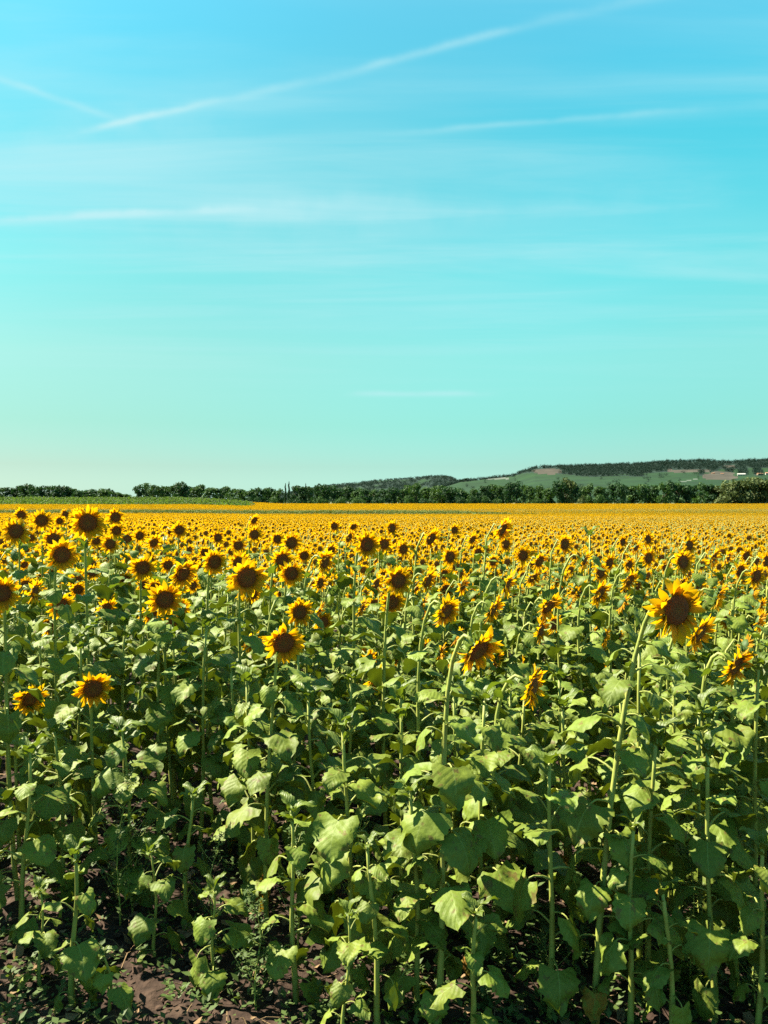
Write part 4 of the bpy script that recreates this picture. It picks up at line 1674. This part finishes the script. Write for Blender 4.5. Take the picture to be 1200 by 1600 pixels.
def house(px, py, wpx, hpx, wallm, label, rz, white_roof=False):
    t = t_for(hillB, px, py)
    x, d, z = on_hill(hillB, px, t)
    w, h = wpx / FPX * d, hpx / FPX * d
    root = obj('house', None, cat='house', label=label, group='houses on the far hillside')
    root.location = (x, d, z - .5)
    root.rotation_euler = (0, 0, rz)
    dp = w * .6
    obj('wall', box_mb(-w / 2, w / 2, -dp / 2, dp / 2, -3, h).mesh('wall', [wallm], False), root)
    rf = MB()
    o, e = .4, h * .45
    V = [(-w / 2 - o, -dp / 2 - o, h + .05), (w / 2 + o, -dp / 2 - o, h + .05), (w / 2 + o, dp / 2 + o, h + .05), (-w / 2 - o, dp / 2 + o, h + .05), (-w / 2 - o, 0, h + e), (w / 2 + o, 0, h + e)]
    rf.add(V, [(0, 1, 5, 4), (2, 3, 4, 5), (0, 4, 3), (1, 2, 5), (0, 3, 2, 1)], 0)
    ro = obj('roof', rf.mesh('roof', [MAT_WALL_W if white_roof else MAT_ROOF], False), root)
    obj('chimney', box_mb(w * .2, w * .2 + .8, .3, 1.1, h + .2, h + e + 1).mesh('chimney', [wallm], False), ro)
    k = 0
    for wx in (-.32, -.02, .3):
        wn = obj('window', box_mb(w * wx - .6, w * wx + .6, -dp / 2 - .06, -dp / 2 + .1, h * .45, h * .78).mesh('window', [MAT_GLASS], False), root)
        obj('shutter', box_mb(w * wx - 1.25, w * wx - .65, -dp / 2 - .08, -dp / 2 - .01, h * .43, h * .8).mesh('shutter', [MAT_SHUT], False), wn)
        obj('shutter', box_mb(w * wx + .65, w * wx + 1.25, -dp / 2 - .08, -dp / 2 - .01, h * .43, h * .8).mesh('shutter', [MAT_SHUT], False), wn)
    obj('door', box_mb(w * .12, w * .12 + 1.1, -dp / 2 - .06, -dp / 2 + .1, 0, h * .42).mesh('door', [MAT_SHUT], False), root)


house(1158, 744.5, 11, 3.6, MAT_WALL_W, 'white house on the hillside above the olive-green trees', -.35, True)
house(1187, 743, 9, 3.0, MAT_WALL_T, 'tan house with clay roof near the edge of the hillside', .1)
house(1200, 742, 8, 3.0, MAT_WALL_W, 'pale house with clay roof at the picture edge on the hillside', -.2)
house(1114, 741, 5, 1.8, MAT_WALL_T, 'small tan house on the bare earth patch of the hillside', .3)
house(1128, 741.5, 4, 1.6, MAT_WALL_T, 'tiny tan house beside another on the bare earth patch', -.3)

# ------------------------------------------------------------------ soil, weeds and litter at the field's edge
cm = MB()
icov = None
rr = random.Random(77)


def clod(mb, p, s, r):
    t = (1 + 5 ** .5) / 2
    V = [Vector(v).normalized() for v in ((-1, t, 0), (1, t, 0), (-1, -t, 0), (1, -t, 0), (0, -1, t), (0, 1, t), (0, -1, -t), (0, 1, -t), (t, 0, -1), (t, 0, 1), (-t, 0, -1), (-t, 0, 1))]
    F = [(0, 11, 5), (0, 5, 1), (0, 1, 7), (0, 7, 10), (0, 10, 11), (1, 5, 9), (5, 11, 4), (11, 10, 2), (10, 7, 6), (7, 1, 8), (3, 9, 4), (3, 4, 2), (3, 2, 6), (3, 6, 8), (3, 8, 9), (4, 9, 5), (2, 4, 11), (6, 2, 10), (8, 6, 7), (9, 8, 1)]
    sc = Vector((r.uniform(.7, 1.3), r.uniform(.7, 1.3), r.uniform(.45, .8))) * s
    mb.add([Vector(p) + Vector((v.x * sc.x, v.y * sc.y, v.z * sc.z)) * r.uniform(.72, 1.2) for v in V], F, 0)


for _ in range(3800):
    y = 2.6 + 4.2 * rr.random() ** 1.5
    x = rr.uniform(-.55, .55) * y
    s = .007 + .028 * rr.random() ** 3.5
    clod(cm, (x, y, gz(x, y) + rr.uniform(-.012, .012)), s, rr)
obj('soil_clods', cm.mesh('soil_clods', [MAT_CLOD], False), kind='stuff', label='loose reddish clods of earth between the front stems', cat='soil')

MAT_STRAW = simple_mat('straw', [(0.3, (0.18, 0.11, 0.055)), (0.7, (0.32, 0.21, 0.11))], 6, .9)
lm = MB()
for _ in range(1100):
    y = 2.7 + 3.4 * rr.random() ** 1.3
    x = rr.uniform(-.52, .52) * y
    z = gz(x, y) + .025
    if rr.random() < .55:
        q = Quaternion(Vector((rr.gauss(0, .35), rr.gauss(0, .35), 1)).normalized(), rr.uniform(0, 6.28))
        s = rr.uniform(.02, .055)
        lm.add([Vector((x, y, z)) + q @ Vector(v) * s for v in ((-.5, -.35, .1), (.2, -.5, 0), (.7, 0, .25), (.1, .45, .05), (-.5, .3, .2))], [(0, 1, 2), (0, 2, 3), (0, 3, 4)], 0)
    else:
        a, ln = rr.uniform(0, 6.28), rr.uniform(.06, .22)
        lm.tube([(x, y, z), (x + math.cos(a) * ln * .5, y + math.sin(a) * ln * .5, z + rr.uniform(.0, .03)), (x + math.cos(a) * ln, y + math.sin(a) * ln, z)], [.003, .0025, .002], 3, 0)
obj('plant_litter', lm.mesh('plant_litter', [MAT_STRAW], False), kind='stuff', label='dry straw and crumbled leaves lying on the soil', cat='litter')


def weed(px, pf, pt, label, seed, spread=.10, nbr=16):
    """A tall thin weed: stem, and side shoots set with small leaves."""
    r = random.Random(seed)
    d = CAM_H * FPX / (pf - HOR)
    x = (px - 600) / FPX * d
    g = gz(x, d)
    H = CAM_H - (pt - HOR) / FPX * d - g
    root = obj('weed', None, cat='weed', label=label, group='tall thin weeds among the front stems')
    root.location = (x, d, g)
    pts = [Vector((math.sin(k * .8 + seed) * .012 * k / 3, math.cos(k * .6 + seed) * .01 * k / 3, H * k / 8)) for k in range(9)]
    s = MB()
    s.tube(pts, [.005 - .0005 * k for k in range(9)], 5, 0)
    obj('stem', s.mesh('stem', [MAT_STEM]), root)
    f = MB()

    def lf(p, s_):
        q = Quaternion((0, 0, 1), r.uniform(0, 6.28)) @ Quaternion((0, 1, 0), r.uniform(-.6, .5))
        f.add([p + q @ Vector(v) * s_ for v in ((0, 0, 0), (.4, -.22, .05), (1, 0, -.05), (.4, .22, .05))], [(0, 1, 2, 3)], 0)
    for k in range(nbr):
        t = .12 + .86 * k / nbr
        b = curve_at(pts, t)
        a = k * GOLD + r.uniform(-.4, .4)
        ln = spread * (1.25 - t) * r.uniform(.7, 1.4)
        e = b + Vector((math.cos(a) * ln, math.sin(a) * ln, ln * 1.1))
        f.tube([b, b.lerp(e, .5) + Vector((0, 0, -.01)), e], [.0022, .0018, .0012], 3, 1)
        for _ in range(16):
            lf(b.lerp(e, r.random()) + Vector((r.gauss(0, .006), r.gauss(0, .006), r.gauss(0, .008))), r.uniform(.012, .032) * (1.2 - .4 * t))
    for _ in range(50):
        lf(curve_at(pts, r.uniform(.3, 1)), r.uniform(.012, .03))
    obj('foliage', f.mesh('foliage', [MAT_WEED, MAT_STEM]), root)


WEEDS = [
    (185, 1470, 1195, 'tall feathery weed behind the short young plant on bare soil', .13, 22), (205, 1455, 1290, 'shorter feathery weed beside the tall feathery one', .12, 16),
    (398, 1590, 1385, 'thin weed rising beside the long straight stem of the upright oval bloom', .08, 16), (1083, 1560, 1265, 'tall branching weed between two front sunflowers below the biggest bloom', .12, 24),
    (1152, 1520, 1215, 'tall weed near the picture edge beneath the low slanting bloom', .11, 20), (565, 1480, 1240, 'weed with small leaves behind the short pale front plant', .10, 18),
    (330, 1480, 1300, 'low weed in the shade behind the dark bare soil', .10, 14), (1185, 1590, 1430, 'low bushy weed at the corner of the field', .12, 16),
    (850, 1590, 1460, 'low weed at the foot of the thick front stem', .10, 14), (465, 1500, 1265, 'weed in the gap between two straight front stems', .09, 15),
]
for i, (px, pf, pt, lab, sp, nb) in enumerate(WEEDS):
    weed(px, pf, pt, lab, 40 + i, sp, nb)

wm = MB()
for _ in range(1500):
    y = 2.6 + 2.6 * rr.random()
    x = rr.uniform(-.5, .52) * y
    if x < -.2 and rr.random() < .3:
        continue
    z = gz(x, y)
    for _ in range(rr.randint(5, 11)):
        a = rr.uniform(0, 6.28)
        q = Quaternion((0, 0, 1), a) @ Quaternion((0, 1, 0), rr.uniform(-.9, .1))
        s = rr.uniform(.018, .05)
        p = Vector((x, y, z + rr.uniform(.01, .09))) + Vector((rr.gauss(0, .02), rr.gauss(0, .02), 0))
        wm.add([p + q @ Vector(v) * s for v in ((0, 0, 0), (.45, -.28, .06), (1, 0, -.05), (.45, .28, .06))], [(0, 1, 2, 3)], 0)
obj('ground_weeds', wm.mesh('ground_weeds', [MAT_WEED]), kind='stuff', label='low green weeds creeping over the soil at the field edge', cat='ground weeds')
